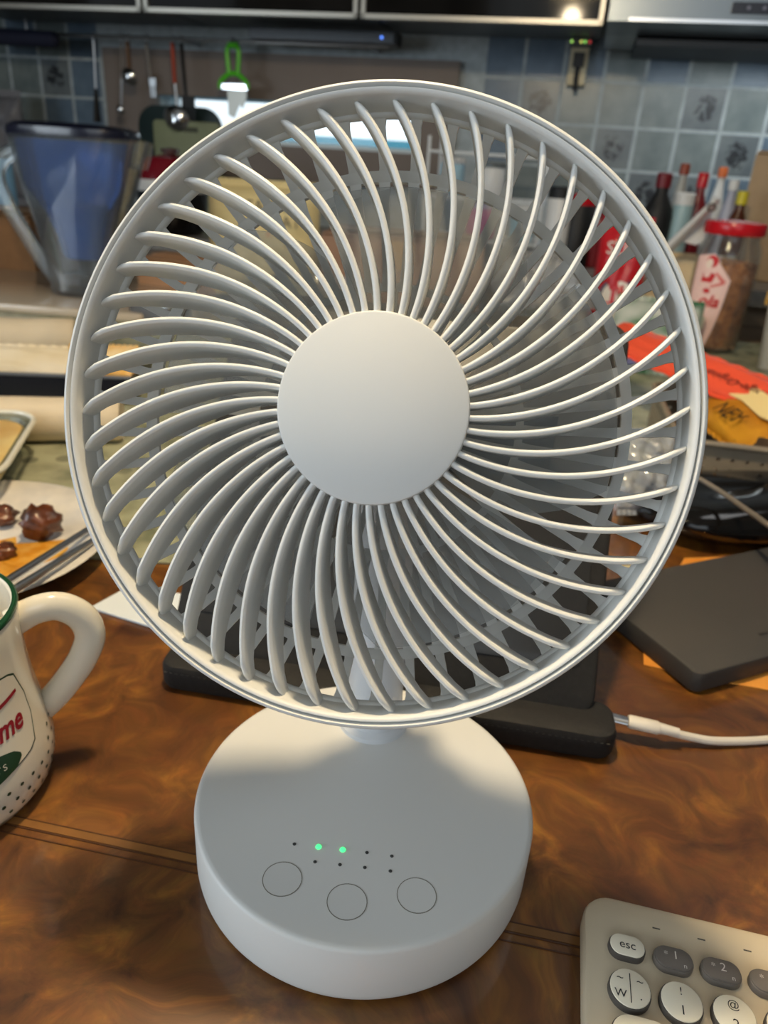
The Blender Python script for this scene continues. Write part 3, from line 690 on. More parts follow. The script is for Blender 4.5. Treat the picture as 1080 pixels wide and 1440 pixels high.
# ---- bright window reflection on the table, put in as a white sheet
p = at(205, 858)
b = MB(); b.slab([(-.034, -.004), (.010, -.020), (.040, -.014), (.034, .018), (-.020, .022)], .0004, .0022, .0005); refl = b.build('reflection_sheet', mat('painted_reflection_white', (238, 246, 252), .5), None, False, (p.x, p.y, 0))
tag(refl, 'bright window reflection on the table left of the fan, modelled as a white sheet', 'window reflection')

# ---- plate with leftovers
PCN = Vector((-.290, .449, .0022)); PRD = .086
pt = thing('plate', 'white round plate with brown meat leftovers and orange sauce', 'plate', PCN); pt.scale = (1.12, 1.12, 1.0)
PLATE = mat('white_plate', (234, 226, 212), .2, coat=.3, rgb2=(214, 208, 200), scale=55)
b = MB(); b.lathe([(0, .001), (.045, .001), (.05, .0025), (.070, .009), (.0845, .0130), (.086, .0142), (.0845, .0150), (.069, .0112), (.050, .0052), (0, .0040)], 72); b.build('plate_body', PLATE, pt, True, angle=70)
SAUCE = mat('orange_sauce', (204, 134, 36), .25, rgb2=(226, 176, 84), scale=70)
b = MB(); vs = [(0, 0, .0046)]; nn = 40
for i in range(nn):
    a = 2 * pi * i / nn; r = .034 + .010 * sin(2 * a + 1) + .006 * sin(5 * a) + .004 * sin(9 * a + 2); vs.append((r * cos(a) * 1.15 + .022, r * sin(a) - .012, .0047 + max(0, math.hypot(r * cos(a) * 1.15 + .022, r * sin(a) - .012) - .05) * .24))
b.add(vs, [(0, 1 + i, 1 + (i + 1) % nn) for i in range(nn)]); b.build('sauce', SAUCE, pt)
MEAT = mat('glazed_meat', (112, 58, 26), .42, rgb2=(52, 24, 12), scale=60, bump=.6, coat=.4)
def chunk(px, py, R, seed, lab, sq=.8):
    rnd = random.Random(seed); bm = bmesh.new(); bmesh.ops.create_icosphere(bm, subdivisions=3, radius=R)
    ph = [rnd.uniform(0, 6) for _ in range(6)]
    for v in bm.verts:
        d = v.co.normalized(); k = 1 + .20 * sin(4 * d.x + ph[0]) * sin(5 * d.y + ph[1]) + .13 * sin(9 * d.z + ph[2] + 4 * d.x) + .09 * sin(13 * d.y + ph[3])
        v.co = d * R * k; v.co.z *= sq
    lo = min(v.co.z for v in bm.verts)
    p = at(px, py, .006); me = bpy.data.meshes.new('meat_chunk')
    for f in bm.faces: f.smooth = True
    bm.to_mesh(me); bm.free(); me.materials.append(MEAT)
    dist = math.hypot(p.x - PCN.x, p.y - PCN.y); zz = .0062 + max(0, dist - .05) * .3
    o = link('meat_chunk', me, None, (p.x, p.y, zz - lo)); return tag(o, lab, 'food', 'meat leftovers on the plate')
chunk(60, 760, .0125, 3, 'largest dark glazed meat chunk on the white plate', .95)
chunk(6, 740, .0100, 5, 'small dark meat chunk at the frame edge on the plate', .7)
chunk(8, 785, .0075, 8, 'pale brown little meat piece nearest on the plate', .7)
b_ = at(92, 790, .014); 
for k, (xa, ya, xb, yb, lab) in enumerate(((18, 812, 150, 728, 'upper steel chopstick resting across the plate rim'), (38, 818, 160, 742, 'lower steel chopstick resting across the plate rim'))):
    a_, c_ = at(xa, ya, .024), at(xb, yb, .0175); mid_ = (a_ + c_) / 2
    b = MB(); b.tube([a_ - mid_ - (c_ - a_) * .45, c_ - mid_], [.0030, .0022], 10); b.tube([c_ - mid_, c_ - mid_ + (c_ - a_).normalized() * .002], [.0022, .0012], 10)
    tag(b.build('chopstick', STEEL, None, True, mid_), lab, 'chopstick', 'steel chopsticks on the plate')

# ---- glass baking dish with yellow food (left edge)
dcn = at(50, 612, .034); dw, dl = .17, .20
ds = thing('baking_dish', 'glass baking dish with pale yellow food at the left edge', 'dish', (dcn.x - .098, dcn.y - .055, .002), radians(14))
GD = clear('greenish_glass', (206, 214, 190), .22, .05)
b = MB(); o_ = rrect(.20, .155, .03, 6); n = len(o_)
rings = [(.80, .0005), (.84, .001), (.99, .032), (1.04, .0345), (1.04, .0365), (.97, .0355), (.81, .006)]
vs = [(x * s, y * s, z) for s, z in rings for x, y in o_]; fs = [(r * n + i, r * n + (i + 1) % n, (r + 1) * n + (i + 1) % n, (r + 1) * n + i) for r in range(len(rings) - 1) for i in range(n)] + [tuple(range(n - 1, -1, -1)), tuple((len(rings) - 1) * n + i for i in range(n))]
b.add(vs, fs); b.build('dish_body', GD, ds, True)
b = MB(); b.slab([(x * .945, y * .945) for x, y in o_], .0200, .0325, .002); b.build('food_filling', mat('pale_yellow_food', (232, 206, 140), .35, rgb2=(214, 166, 84), scale=18), ds, True)
b = MB(); b.tube([(x * 1.035, y * 1.035, .0372) for x, y in o_ + o_[:1]], .0022, 8); b.build('dish_rim', mat('white_dish_rim', (226, 222, 206), .25), ds, True)

# ---- cream paper roll, black tray of packets, second roll
def roll(name, pxa, pya, pxb, pyb, R, lab, z=None):
    a_, c_ = at(pxa, pya, R), at(pxb, pyb, R); d = (c_ - a_).normalized(); L_ = (c_ - a_).length + .25; o = c_ - d * L_ / 2
    t = thing(name, lab, 'paper roll', (o.x, o.y, .002 if z is None else z), atan2(d.y, d.x))
    b = MB(); prof = [(R * .35, -L_ / 2 + .003), (R * .9, -L_ / 2), (R, -L_ / 2 + .004)] + [(R * (1 + .02 * sin(k * 1.7)), -L_ / 2 + L_ * k / 12) for k in range(1, 12)] + [(R, L_ / 2 - .004), (R * .92, L_ / 2), (R * .35, L_ / 2 - .003)]
    b.lathe(prof, 28, Matrix.Translation((0, 0, R)) @ Matrix.Rotation(pi / 2, 4, 'Y')); b.build('rolled_sheet', PAPERC, t, True, angle=60)
    b = MB(); b.lathe([(R * .35, -L_ / 2 + .003), (R * .35, L_ / 2 - .003), (R * .25, L_ / 2 - .003), (R * .25, -L_ / 2 + .003)], 20, Matrix.Translation((0, 0, R)) @ Matrix.Rotation(pi / 2, 4, 'Y'), close=True); b.build('core_tube', CARD, t, True)
    return t
roll('paper_roll', 0, 592, 172, 592, .0215, 'near cream paper roll in front of the black tray')
roll('paper_roll', 0, 477, 108, 478, .026, 'far cream paper roll behind the black tray')
ta = at(0, 566); tb_ = at(188, 572); td = (tb_ - ta).normalized(); tl = (tb_ - ta).length + .22; to = tb_ - td * tl / 2 + Vector((-td.y, td.x, 0)) * .055
tr = thing('food_tray', 'black shallow tray holding yellow packets', 'tray', (to.x, to.y, .002), atan2(td.y, td.x))
BT = mat('navy_black_tray', (24, 26, 36), .25)
b = MB(); b.slab(rrect(tl, .11, .008, 4), .0002, .003, .001); b.build('tray_floor', BT, tr)
for nm_, c_, s_ in (('tray_wall', (0, -.0535, .016), (tl, .003, .029)), ('tray_wall', (0, .0535, .016), (tl, .003, .029)), ('tray_wall', (tl / 2 - .0015, 0, .016), (.003, .106, .029)), ('tray_wall', (-tl / 2 + .0015, 0, .016), (.003, .106, .029))):
    b = MB(); b.box(c_, s_); b.build(nm_, BT, tr)
b = MB()
for y in (-.0545, .0545): b.tube([(-tl / 2, y, .031), (tl / 2, y, .031)], .0022, 8)
b.build('tray_rim', mat('tray_rim_grey', (96, 98, 104), .3), tr, True)
YEL = mat('yellow_packet', (232, 168, 44), .35, rgb2=(242, 216, 168), scale=24)
YEL2 = mat('cream_white_packet', (240, 226, 200), .35, rgb2=(226, 206, 168), scale=14)
def bag(name, lab, cat, loc, rot, W, H, T, m_, seed, group=None, wr=.15):
    t = thing(name, lab, cat, loc, group=group, rot=rot)
    b = MB(); b.pillow(W, H * .88, T, seed=seed, wr=wr, crimp=.02); bo = b.build('bag_body', m_, t, True, angle=80)
    for s_ in (-1, 1):
        b = MB(); zz = MB()
        n = 24; vs = []
        for i in range(n + 1):
            x = -W / 2 + W * i / n
            for y_, a in ((H * .435, 0), (H * .5, 1)):
                vs.append((x, s_ * y_, .0012 * ((i % 2) * 2 - 1) * a + .0005)); vs.append((x, s_ * y_, .0012 * ((i % 2) * 2 - 1) * a - .0005))
        fs = []
        for i in range(n):
            k = i * 4; fs += [(k, k + 4, k + 6, k + 2), (k + 3, k + 7, k + 5, k + 1), (k + 2, k + 6, k + 7, k + 3), (k + 1, k + 5, k + 4, k)]
        fs += [(0, 2, 3, 1), (n * 4, n * 4 + 1, n * 4 + 3, n * 4 + 2)]
        b.add(vs, fs); b.build('crimped_seam', m_, t)
    return t
def onbase(p, dz): return (p.x, p.y, dz)
tz = .0055
for k, (px, py, wz, m_, lab, s_) in enumerate(((6, 492, .05, YEL, 'yellow snack packet at the left edge of the black tray', 1), (70, 506, .10, YEL2, 'long cream packet with an orange end in the black tray', 2), (152, 508, .06, YEL, 'yellow packet in the black tray seen through the grille', 3))):
    p = to + td * ((at(px, 545) - to).dot(td))
    bag('snack_packet', lab, 'packet', (p.x, p.y, .028 + .004 * k), (radians(38), 0, atan2(td.y, td.x)), (.09, .15, .08)[k], .050, .014, m_, 20 + k, 'packets in the black tray')

# ---- board, cardboard box and water filter pitcher (left, far)
bo = at(60, 436)
b = MB(); b.slab(rrect(.62, .34, .02, 5), .0022, .016, .003); bd_ = b.build('serving_board', mat('cream_gloss_board', (206, 188, 164), .18, coat=.5), None, True, (bo.x - .10, bo.y + .13, 0), (0, 0, radians(-4)))
tag(bd_, 'glossy cream board under the blue water pitcher', 'board')
PC = at(92, 418, .016); PC.y += .05; PC.x += .022
pi_ = thing('water_pitcher', 'clear water filter pitcher with blue funnel and dark lid', 'pitcher', (PC.x, PC.y, .016), radians(-8))
def ovals(prof, ax, n=48, p=2.6):
    vs = []
    for hw, hd2, z, off in prof:
        for i in range(n):
            a = 2 * pi * i / n; c_, s_ = cos(a), sin(a); r = (abs(c_) ** p + abs(s_) ** p) ** (-1 / p); vs.append((hw * r * c_ + off, hd2 * r * s_, z))
    m_ = len(prof); fs = [(k * n + i, k * n + (i + 1) % n, (k + 1) * n + (i + 1) % n, (k + 1) * n + i) for k in range(m_ - 1) for i in range(n)]
    return vs, fs, n, m_
def oval_obj(prof, name, m_, parent, capb=True, capt=False):
    vs, fs, n, k = ovals(prof, 0)
    if capb: fs.append(tuple(range(n - 1, -1, -1)))
    if capt: fs.append(tuple((k - 1) * n + i for i in range(n)))
    return MB().add(vs, fs).build(name, m_, parent, True, angle=50)
PH = .262
oval_obj([(.056, .048, .001, 0), (.060, .052, .006, 0), (.064, .054, .05, 0), (.078, .060, .12, .002), (.098, .066, .185, .006), (.112, .070, PH - .02, .010), (.116, .071, PH - .006, .012), (.113, .069, PH - .006, .012), (.095, .064, .185, .006), (.075, .058, .12, .002), (.061, .051, .05, 0), (.056, .048, .008, 0)], 'jug_body', CLEARP, pi_, True, True)
fnl = oval_obj([(.036, .030, .062, .004), (.038, .032, .066, .004), (.044, .038, .100, .004), (.060, .046, .140, .003), (.090, .059, .178, .004), (.100, .062, PH - .012, .006)], 'blue_funnel', BLUEP, pi_, True, True)
oval_obj([(.028, .026, .064, .004), (.030, .028, .115, .004), (.040, .036, .15, .004)], 'filter_cartridge', mat('pale_filter', (150, 150, 178), .5), fnl, True, True)
oval_obj([(.108, .068, PH - .010, .004), (.110, .069, PH - .004, .004), (.108, .068, PH + .006, .004), (.092, .055, PH + .012, .0), (.05, .03, PH + .014, -.01)], 'lid', mat('navy_lid', (20, 24, 44), .25, coat=.3), pi_, True, True)
hp_ = smoothpath([(-.098, 0, .230), (-.128, 0, .218), (-.148, 0, .188), (-.136, 0, .142), (-.108, 0, .092), (-.080, 0, .046), (-.058, 0, .018)], 6)
b = MB(); b.tube(hp_, .0095, 12, flat=1.5); b.build('handle', clear('clear_handle_plastic', (200, 215, 222), .16), pi_, True)
oval_obj([(.008, .02, PH - .05, .118), (.013, .022, PH - .03, .122), (.015, .023, PH - .008, .126)], 'spout', CLEARP, pi_, True, False)

def carton(name, lab, loc, rz, size, m_, flap=True, tape=True, group=None, cat='box'):
    W, D, H = size; t = thing(name, lab, cat, loc, rz, group); th = .003
    b = MB(); b.box((0, 0, th / 2), (W, D, th)); b.box((0, -D / 2 + th / 2, H / 2), (W, th, H)); b.box((0, D / 2 - th / 2, H / 2), (W, th, H)); b.box((-W / 2 + th / 2, 0, H / 2), (th, D - 2 * th, H)); b.box((W / 2 - th / 2, 0, H / 2), (th, D - 2 * th, H)); b.build('box_body', m_, t)
    if flap:
        for s_ in (-1, 1):
            a = radians(12 if s_ < 0 else 16)
            b = MB(); b.box((0, s_ * (D / 4), H + .003 + .003 * (s_ > 0)), (W - .002, D / 2 - .002, .003), M=Matrix.Rotation(s_ * .02, 3, 'X')); b.build('flap', m_, t)
    if tape: b = MB(); b.box((0, 0, H + .0085), (W * .98, .04, .0006)); b.box((0, -D / 2 - .0006, H * .8), (.05, .0008, H * .38)); b.build('packing_tape', mat('tan_tape', (168, 132, 86), .3), t)
    return t
p = at(20, 405); 
carton('cardboard_box', 'brown cardboard box standing behind the pitcher handle at the left edge', (p.x - .16, p.y + .22, .002), radians(-10), (.34, .16, .115), CARD)

# ---- jar of granola with red lid
JC = at(1001, 497); JC.y += .03
jar = thing('glass_jar', 'glass jar of brown granola with a red lid and pink label', 'jar', (JC.x, JC.y, .002)); jar.scale = (1.10, 1.10, 1.03)
JS = .2 
b = MB(); JR = .0465
b.lathe([(0, .001), (.038, .001), (.043, .004), (.0445, .012), (.0445, .06), (JR, .11), (JR, .150), (.044, .165), (.0385, .176), (.0385, .196), (.036, .196), (.036, .176), (.042, .163), (.0442, .15), (.0442, .11), (.042, .06), (.042, .014), (.038, .006), (0, .005)], 56); b.build('jar_glass', GLASS, jar, True, angle=60)
b = MB(); b.lathe([(0, .197), (.0385, .197), (.0385, .184), (.0425, .184), (.0438, .186), (.0440, .198), (.0425, .2025), (.038, .2035), (.035, .2020), (0, .2020)], 56); b.build('lid', RED, jar, True, angle=50)
GRAN = mat('toasted_granola', (200, 130, 74), .7, rgb2=(132, 80, 42), scale=70, bump=1.0)
b = MB(); b.lathe([(0, .006), (.0372, .007), (.041, .015), (.041, .06), (.0432, .11), (.0432, .140), (.034, .143), (0, .142)], 40); fill = b.build('granola_fill', GRAN, jar, True, angle=80)
b = MB(); rnd = random.Random(3)
for _ in range(900):
    a = rnd.uniform(0, 2 * pi); z = rnd.uniform(.008, .142); R_ = (.041 + .0022 * max(0, min(1, (z - .06) / .05))) - .0008; s_ = rnd.uniform(.0012, .0026)
    if rnd.random() < .12: R_ *= sqrt(rnd.random()); z = .1425
    c_ = Vector((R_ * cos(a), R_ * sin(a), z)); ax = [Vector((rnd.gauss(0, 1), rnd.gauss(0, 1), rnd.gauss(0, 1))).normalized() * s_ * k for k in (1.3, .9)]
    nrm = ax[0].cross(ax[1]).normalized() * s_ * .5
    vs = [c_ + ax[0], c_ + ax[1], c_ - ax[0], c_ - ax[1], c_ + nrm, c_ - nrm]
    b.add(vs, [(0, 1, 4), (1, 2, 4), (2, 3, 4), (3, 0, 4), (1, 0, 5), (2, 1, 5), (3, 2, 5), (0, 3, 5)], rnd.choice((0, 1, 2)))
tag(b.build('granola_flakes', [GRAN, mat('light_oat_flake', (226, 170, 108), .7), mat('dark_oat_flake', (128, 76, 42), .7)], jar), kind='stuff')
# sticker conforming to the glass; local (s along girth, z)
cam_a = atan2(-JC.y, -JC.x)
def jwrap(s, z, off):
    R_ = .0445 + (JR - .0445) * max(0, min(1, (z - .06) / .05)) + off; a = cam_a - .40 + s / R_; return Vector((R_ * cos(a), R_ * sin(a), z))
def patch(poly, off, m_, name, parent):
    bm = bmesh.new(); f = bm.faces.new([bm.verts.new((x, y, 0)) for x, y in poly]); bmesh.ops.triangulate(bm, faces=[f])
    for _ in range(3): bmesh.ops.subdivide_edges(bm, edges=[e for e in bm.edges if e.calc_length() > .006], cuts=1); bmesh.ops.triangulate(bm, faces=bm.faces)
    me = bpy.data.meshes.new(name)
    for v in bm.verts: v.co = jwrap(v.co.x, v.co.y, off)
    bm.to_mesh(me); bm.free(); me.materials.append(m_); return link(name, me, parent)
PINK = mat('pale_pink_label', (250, 212, 202), .5); LRED = mat('label_red', (206, 40, 42), .5); SKINP = mat('label_flesh_pink', (248, 226, 210), .5)
stk = patch([(-.030, .150), (.000, .156), (.010, .142), (.030, .118), (.028, .100), (.026, .078), (.020, .040), (.014, .012), (-.030, .012)], .0004, PINK, 'paper_label', jar)
def ell(cx, cy, rx, ry, n=16, a=0.0): return [(cx + rx * cos(2 * pi * i / n) * cos(a) - ry * sin(2 * pi * i / n) * sin(a), cy + rx * cos(2 * pi * i / n) * sin(a) + ry * sin(2 * pi * i / n) * cos(a)) for i in range(n)]
patch(ell(-.002, .144, .0095, .0095), .0007, LRED, 'printed_hair', stk); patch(ell(-.0055, .1405, .0058, .0078), .0010, SKINP, 'printed_face', stk)
patch([(-.014, .112), (.004, .112), (.008, .124), (.001, .128), (-.003, .119), (-.010, .119), (-.012, .127)], .0007, LRED, 'printed_blouse', stk)
patch([(.006, .127), (.009, .129), (.024, .116), (.022, .111), (.004, .104), (.002, .107), (.017, .114)], .0007, mat('label_mid_pink', (226, 120, 112), .5), 'printed_arm', stk)
patch(ell(-.001, .099, .0055, .004), .0008, LRED, 'printed_bowl', stk)
lettering('ola', .026, LRED, stk, None, 'label_lettering', .3, warp=lambda v: jwrap(.004 + v.x, .083 + v.y, .0008), bold=.0007)

# ---- perforated basket with bags
ba = at(972, 698); bb = at(1080, 712); bdv = (bb - ba).normalized(); bnv = Vector((-bdv.y, bdv.x, 0)); BL, BD, BHT = .30, .20, .050
bc = ba + bdv * (BL / 2 - .02) + bnv * BD / 2
bk = thing('storage_basket', 'taupe plastic basket with rows of small holes', 'basket', (bc.x, bc.y, .002), atan2(bdv.y, bdv.x))
TAU = mat('taupe_plastic', (136, 124, 106), .4); HOLE = mat('hole_shadow_brown', (52, 46, 38), .8)
b = MB(); b.slab(rrect(BL, BD, .012, 4), 0, .003, .001); b.build('basket_floor', TAU, bk)
# front wall with real holes (grid of quads with gaps)
def holed(L_, H_, nx, nz):
    b = MB(); dx, dz = L_ / nx, H_ / nz; vs = []; fs = []
    for i in range(nx):
        for j in range(nz):
            x0, z0 = -L_ / 2 + i * dx, j * dz; hole = (0 < j < nz - 1)
            cx, cz = x0 + dx / 2, z0 + dz / 2
            if not hole:
                b.add([(x0, 0, z0), (x0 + dx, 0, z0), (x0 + dx, 0, z0 + dz), (x0, 0, z0 + dz)], [(0, 1, 2, 3)]); continue
            sq = [(x0, z0), (cx, z0), (x0 + dx, z0), (x0 + dx, cz), (x0 + dx, z0 + dz), (cx, z0 + dz), (x0, z0 + dz), (x0, cz)]
            rr = .0019; ho = [(cx + rr * cos(radians(225 + 45 * k)), cz + rr * sin(radians(225 + 45 * k))) for k in range(8)]
            vs = [(x, 0, z) for x, z in sq] + [(x, 0, z) for x, z in ho] + [(x, .003, z) for x, z in ho]
            b.add(vs, [(k, (k + 1) % 8, 8 + (k + 1) % 8, 8 + k) for k in range(8)] + [(8 + k, 8 + (k + 1) % 8, 16 + (k + 1) % 8, 16 + k) for k in range(8)])
    return b
for L_, lc, rz_a in ((BL - .006, (0, -BD / 2 + .001, .002), 0), (BL - .006, (0, BD / 2 - .001, .002), pi), (BD - .006, (-BL / 2 + .001, 0, .002), -pi / 2), (BD - .006, (BL / 2 - .001, 0, .002), pi / 2)):
    holed(L_, BHT, int(L_ / .0125), 5).build('holed_wall', TAU, bk, loc=lc, rot=(0, 0, rz_a))
b = MB(); rr_ = rrect(BL + .004, BD + .004, .014, 4); b.tube([(x, y, BHT + .002) for x, y in rr_ + rr_[:1]], .003, 8); b.build('basket_rim', TAU, bk, True)
def frame_rot(X, Yh): 
    X = Vector(X).normalized(); Z = X.cross(Vector(Yh)).normalized(); Y = Z.cross(X); return basis(X, Y, Z).to_euler()
p = at(1046, 612, .050) + Vector((.006, .032, .006))
nb = bag('snack_bag', 'yellow snack bag with black letters lying in the taupe basket', 'bag', p, frame_rot((.12, -.98, -.04), (.80, .05, .5)), .130, .062, .018, mat('yellow_gold_bag', (206, 146, 40), .35, rgb2=(176, 112, 28), scale=18), 31)
lettering('NEY', .023, BLACKINK, nb, basis((1, 0, 0), (0, 1, 0), (0, 0, 1), (.006, -.009, .0165)), 'black_lettering', .15)
b = MB(); b.slab([(-.068, .012), (-.045, .008), (-.010, .012), (.030, .008), (.066, .013), (.067, .028), (.03, .031), (-.02, .033), (-.068, .028)], .0105, .0130, .001); b.build('cream_band', mat('cream_band', (240, 214, 150), .4), nb)
p = at(1000, 527, .080)
ob = bag('snack_bag', 'orange red snack bag with dark script on top of the basket', 'bag', p, frame_rot((.40, -.91, -.04), (.80, .33, .5)), .36, .050, .016, mat('coral_red_bag', (236, 88, 58), .35), 33)
lettering('Rouge-Original', .014, mat('dark_red_print', (96, 26, 20), .5), ob, basis((-1, 0, 0), (0, -1, 0), (0, 0, 1), (.045, -.006, .0098)), 'dark_script', .35)
p = at(1045, 578, .058)
b2 = bag('snack_bag', 'dark brown crumpled bag between the orange and yellow bags', 'bag', p, frame_rot((.12, -.99, 0), (.9, .1, .30)), .20, .080, .016, mat('dark_brown_bag', (66, 52, 40), .4), 35)
# grey cord hanging over the basket
b = MB(); pp_ = smoothpath([at(975, 664, .05) - bnv * .010, at(1010, 684, .046) - bnv * .012, at(1050, 708, .047) - bnv * .02, at(1085, 730, .048) - bnv * .02, at(1150, 762, .012), at(1190, 775, .0035)], 6)
o_ = Vector((pp_[0].x, pp_[0].y, 0)); tag(b.tube([q_ - o_ for q_ in pp_], .0021, 8).build('power_cord', mat('grey_cord', (118, 110, 100), .5), None, True, o_), 'thin grey cord running over the basket edge and black pouch', 'cord')

# ---- clear food box at the right edge behind the basket
p = at(1085, 520)
fb = thing('food_container', 'translucent white food box at the right edge beside the jar', 'container', (p.x + .055, p.y - .01, .002), radians(-32))
MILK = clear('frosted_box_plastic', (222, 218, 206), .5, .15)
b = MB(); o4 = rrect(.16, .13, .015, 5); n = len(o4); rg = [(.86, .0), (.90, .003), (1.0, .105), (1.0, .108), (.985, .108), (.88, .006)]
b.add([(x * s, y * s, z) for s, z in rg for x, y in o4], [(r * n + i, r * n + (i + 1) % n, (r + 1) * n + (i + 1) % n, (r + 1) * n + i) for r in range(len(rg) - 1) for i in range(n)] + [tuple(range(n - 1, -1, -1)), tuple((len(rg) - 1) * n + i for i in range(n))]); b.build('box_body', MILK, fb, True)
b = MB(); b.slab([(x * 1.03, y * 1.03) for x, y in o4], .1085, .119, .003); b.build('box_lid', mat('cream_box_lid', (226, 214, 190), .35), fb, True)
b = MB(); b.box((-.083, -.02, .108), (.008, .03, .02)); b.build('side_clip', mat('amber_clip', (196, 150, 60), .35), fb)

# ================================================================== FAR THINGS BEHIND THE FAN
def bottle(name, lab, px, pyb, pyt, d, m_, capm, shape='round', group=None, cat='bottle', z=None, wscale=1.0):
    zb = CTZ + .001 if z is None else z
    u, _ = at_uz(px, pyb, d); _, zt = at_uz(px, pyt, d); H = max(.05, zt - zb); base_ = room(u, d, zb)
    t = thing(name, lab, cat, base_, group=group); R_ = .026 * wscale
    pr = {'round': [(0, 0), (R_ * .92, 0), (R_, .006), (R_, H * .58), (R_ * .85, H * .68), (R_ * .42, H * .80), (R_ * .40, H * .88), (0, H * .88)],
          'tall': [(0, 0), (R_ * .7, 0), (R_ * .75, .005), (R_ * .75, H * .5), (R_ * .5, H * .7), (R_ * .3, H * .85), (R_ * .3, H * .92), (0, H * .92)],
          'can': [(0, 0), (R_, 0), (R_ * 1.02, .004), (R_ * 1.02, H * .84), (R_ * .96, H * .86), (R_ * .96, H * .88), (0, H * .88)]}[shape]
    b = MB(); b.lathe(pr, 20); b.build('bottle_body', m_, t, True)
    cr = {'round': R_ * .5, 'tall': R_ * .38, 'can': R_ * 1.0}[shape]; z0_ = pr[-1][1] - .004
    b = MB(); b.lathe([(0, z0_), (cr, z0_), (cr, H - .003), (cr * .85, H), (0, H)], 18); b.build('cap', capm, t, True)
    return t
BRN = mat('brown_sauce', (74, 34, 16), .2); TEAL = mat('pale_teal_plastic', (150, 178, 182), .3); WHT = mat('white_plastic', (214, 214, 212), .35); YCAP = mat('yellow_cap', (200, 184, 40), .4); OCAP = mat('orange_cap', (196, 98, 46), .4); BLK = BLACK
G = 'sauce bottles on the counter below the tiles'
bottle('sauce_bottle', 'black bottle with a dark red cap, leftmost of the sauces at right', 921, 318, 242, 1.70, BLK, mat('dark_red_cap', (110, 20, 30), .4), 'round', G, wscale=1.15)
bottle('sauce_bottle', 'clear pale bottle with an orange brown cap beside the black bottle', 946, 318, 229, 1.80, mat('pale_grey_plastic', (168, 170, 164), .35), mat('rust_cap', (140, 62, 40), .4), 'tall', G)
bottle('sauce_bottle', 'pale teal bottle among the sauces at right', 955, 318, 270, 1.70, TEAL, WHT, 'can', G, wscale=.75)
bottle('sauce_bottle', 'red bottle with a red cap among the sauces at right', 974, 318, 242, 1.76, mat('dark_red_label', (118, 26, 34), .3), RED, 'round', G, wscale=.8)
bottle('sauce_bottle', 'small bottle with a bright orange cap behind the white handle', 999, 318, 234, 1.95, WHT, OCAP, 'tall', G)
bottle('sauce_bottle', 'slim white squeeze bottle beside the brown sauce bottle', 1018, 318, 252, 1.74, mat('lilac_white_plastic', (170, 172, 188), .35), WHT, 'tall', G)
bottle('sauce_bottle', 'brown sauce bottle with a yellow cap at right', 1034, 318, 268, 1.68, BRN, YCAP, 'round', G, wscale=.8)
u, _ = at_uz(1078, 300, 1.72)
carton('cardboard_box', 'tan cardboard box standing at the right edge of the counter', room(u + .075, 1.80, CTZ + .001), -PSI + radians(-14), (.20, .14, at_uz(1060, 208, 1.72)[1] - CTZ - .01), CARDL)
# white tool handle rising from a cream bag behind the jar
p = at_d(972, 350, 1.5)
cb2 = bag('flour_bag', 'cream paper bag behind the jar, left of its red lid', 'bag', (p.x, p.y, .075), (radians(80), 0, radians(-8)), .17, .148, .06, mat('cream_flour_paper', (222, 200, 160), .7, var=.08, scale=30), 41)
a_ = at_d(938, 352, 1.44); c_ = at_d(1010, 279, 1.40)
b = MB(); pth = smoothpath([a_ - (c_ - a_) * .55, a_, a_ + (c_ - a_) * .5, c_], 6); n = len(pth)
org = Vector((pth[0].x, pth[0].y, pth[0].z))
sc = thing('plastic_scoop', 'white plastic scoop with a holed handle sticking up behind the jar', 'scoop', org)
hd2 = (c_ - a_).normalized()
b.tube([q_ - org for q_ in pth], [.020 - .011 * i / (n - 1) for i in range(n)], 12, flat=.5); b.build('handle', WHT, sc, True)
b = MB(); MM = basis(hd2, hd2.cross(Vector((0, 1, 0))).normalized(), Vector((0, -1, 0)), c_ - org - hd2 * .018 + Vector((0, -.0085, 0)))
sp = [(948, 338), (1000, 284), (1010, 288), (1001, 304), (1004, 332), (980, 345)]; sq_ = [at_d(x, y, 1.43) - org for x, y in sp]
bb_ = MB(); bb_.add([q_ + NY * .006 for q_ in sq_] + [q_ + NY * .012 for q_ in sq_], [tuple(range(6)), tuple(range(11, 5, -1))] + [(i, (i + 1) % 6, 6 + (i + 1) % 6, 6 + i) for i in range(6)]); bb_.build('flared_side', WHT, sc)
b.lathe([(.0045, 0), (.0075, 0), (.0075, .002), (.0045, .002)], 18, MM, close=True); b.build('hang_hole', mat('grey_hole_ring', (96, 92, 86), .6), sc)
b = MB(); b.lathe([(0, -.006), (.02, -.004), (.036, .008), (.040, .028), (.038, .028), (.033, .010), (.018, -.001), (0, -.003)], 24, Matrix.Translation(Vector((0, 0, -.004)))); b.build('scoop_bowl', WHT, sc, True)

# red detergent pouch with round emblem
p = at_d(868, 400, 1.42)
rb = bag('detergent_pouch', 'red pouch with white letters and a round blue and white emblem', 'pouch', (p.x, p.y, .105), (radians(80), 0, radians(-16)), .085, .205, .05, mat('red_pouch', (190, 30, 40), .3), 44)
Mr = basis((1, 0, 0), (0, 1, 0), (0, 0, 1), (0, .045, .0275))
lettering('SUN', .030, mat('white_print', (225, 220, 210), .5), rb, Mr, 'white_lettering')
for r_, m_, z_ in ((.034, mat('navy_print', (34, 44, 84), .4), .0235), (.028, mat('white_print', (225, 220, 210), .5), .0252)):
    b = MB(); b.lathe([(0, .002), (r_, 0), (r_, -.004)], 28, Matrix.Translation((.004, -.035, z_))); b.build('round_emblem', m_, rb, True)
b = MB(); b.box((-.004, -.035, .029), (.007, .034, .001)); b.box((-.004, -.046, .0292), (.022, .006, .001)); b.build('emblem_mark', mat('red_gloss', (190, 22, 34), .25), rb)
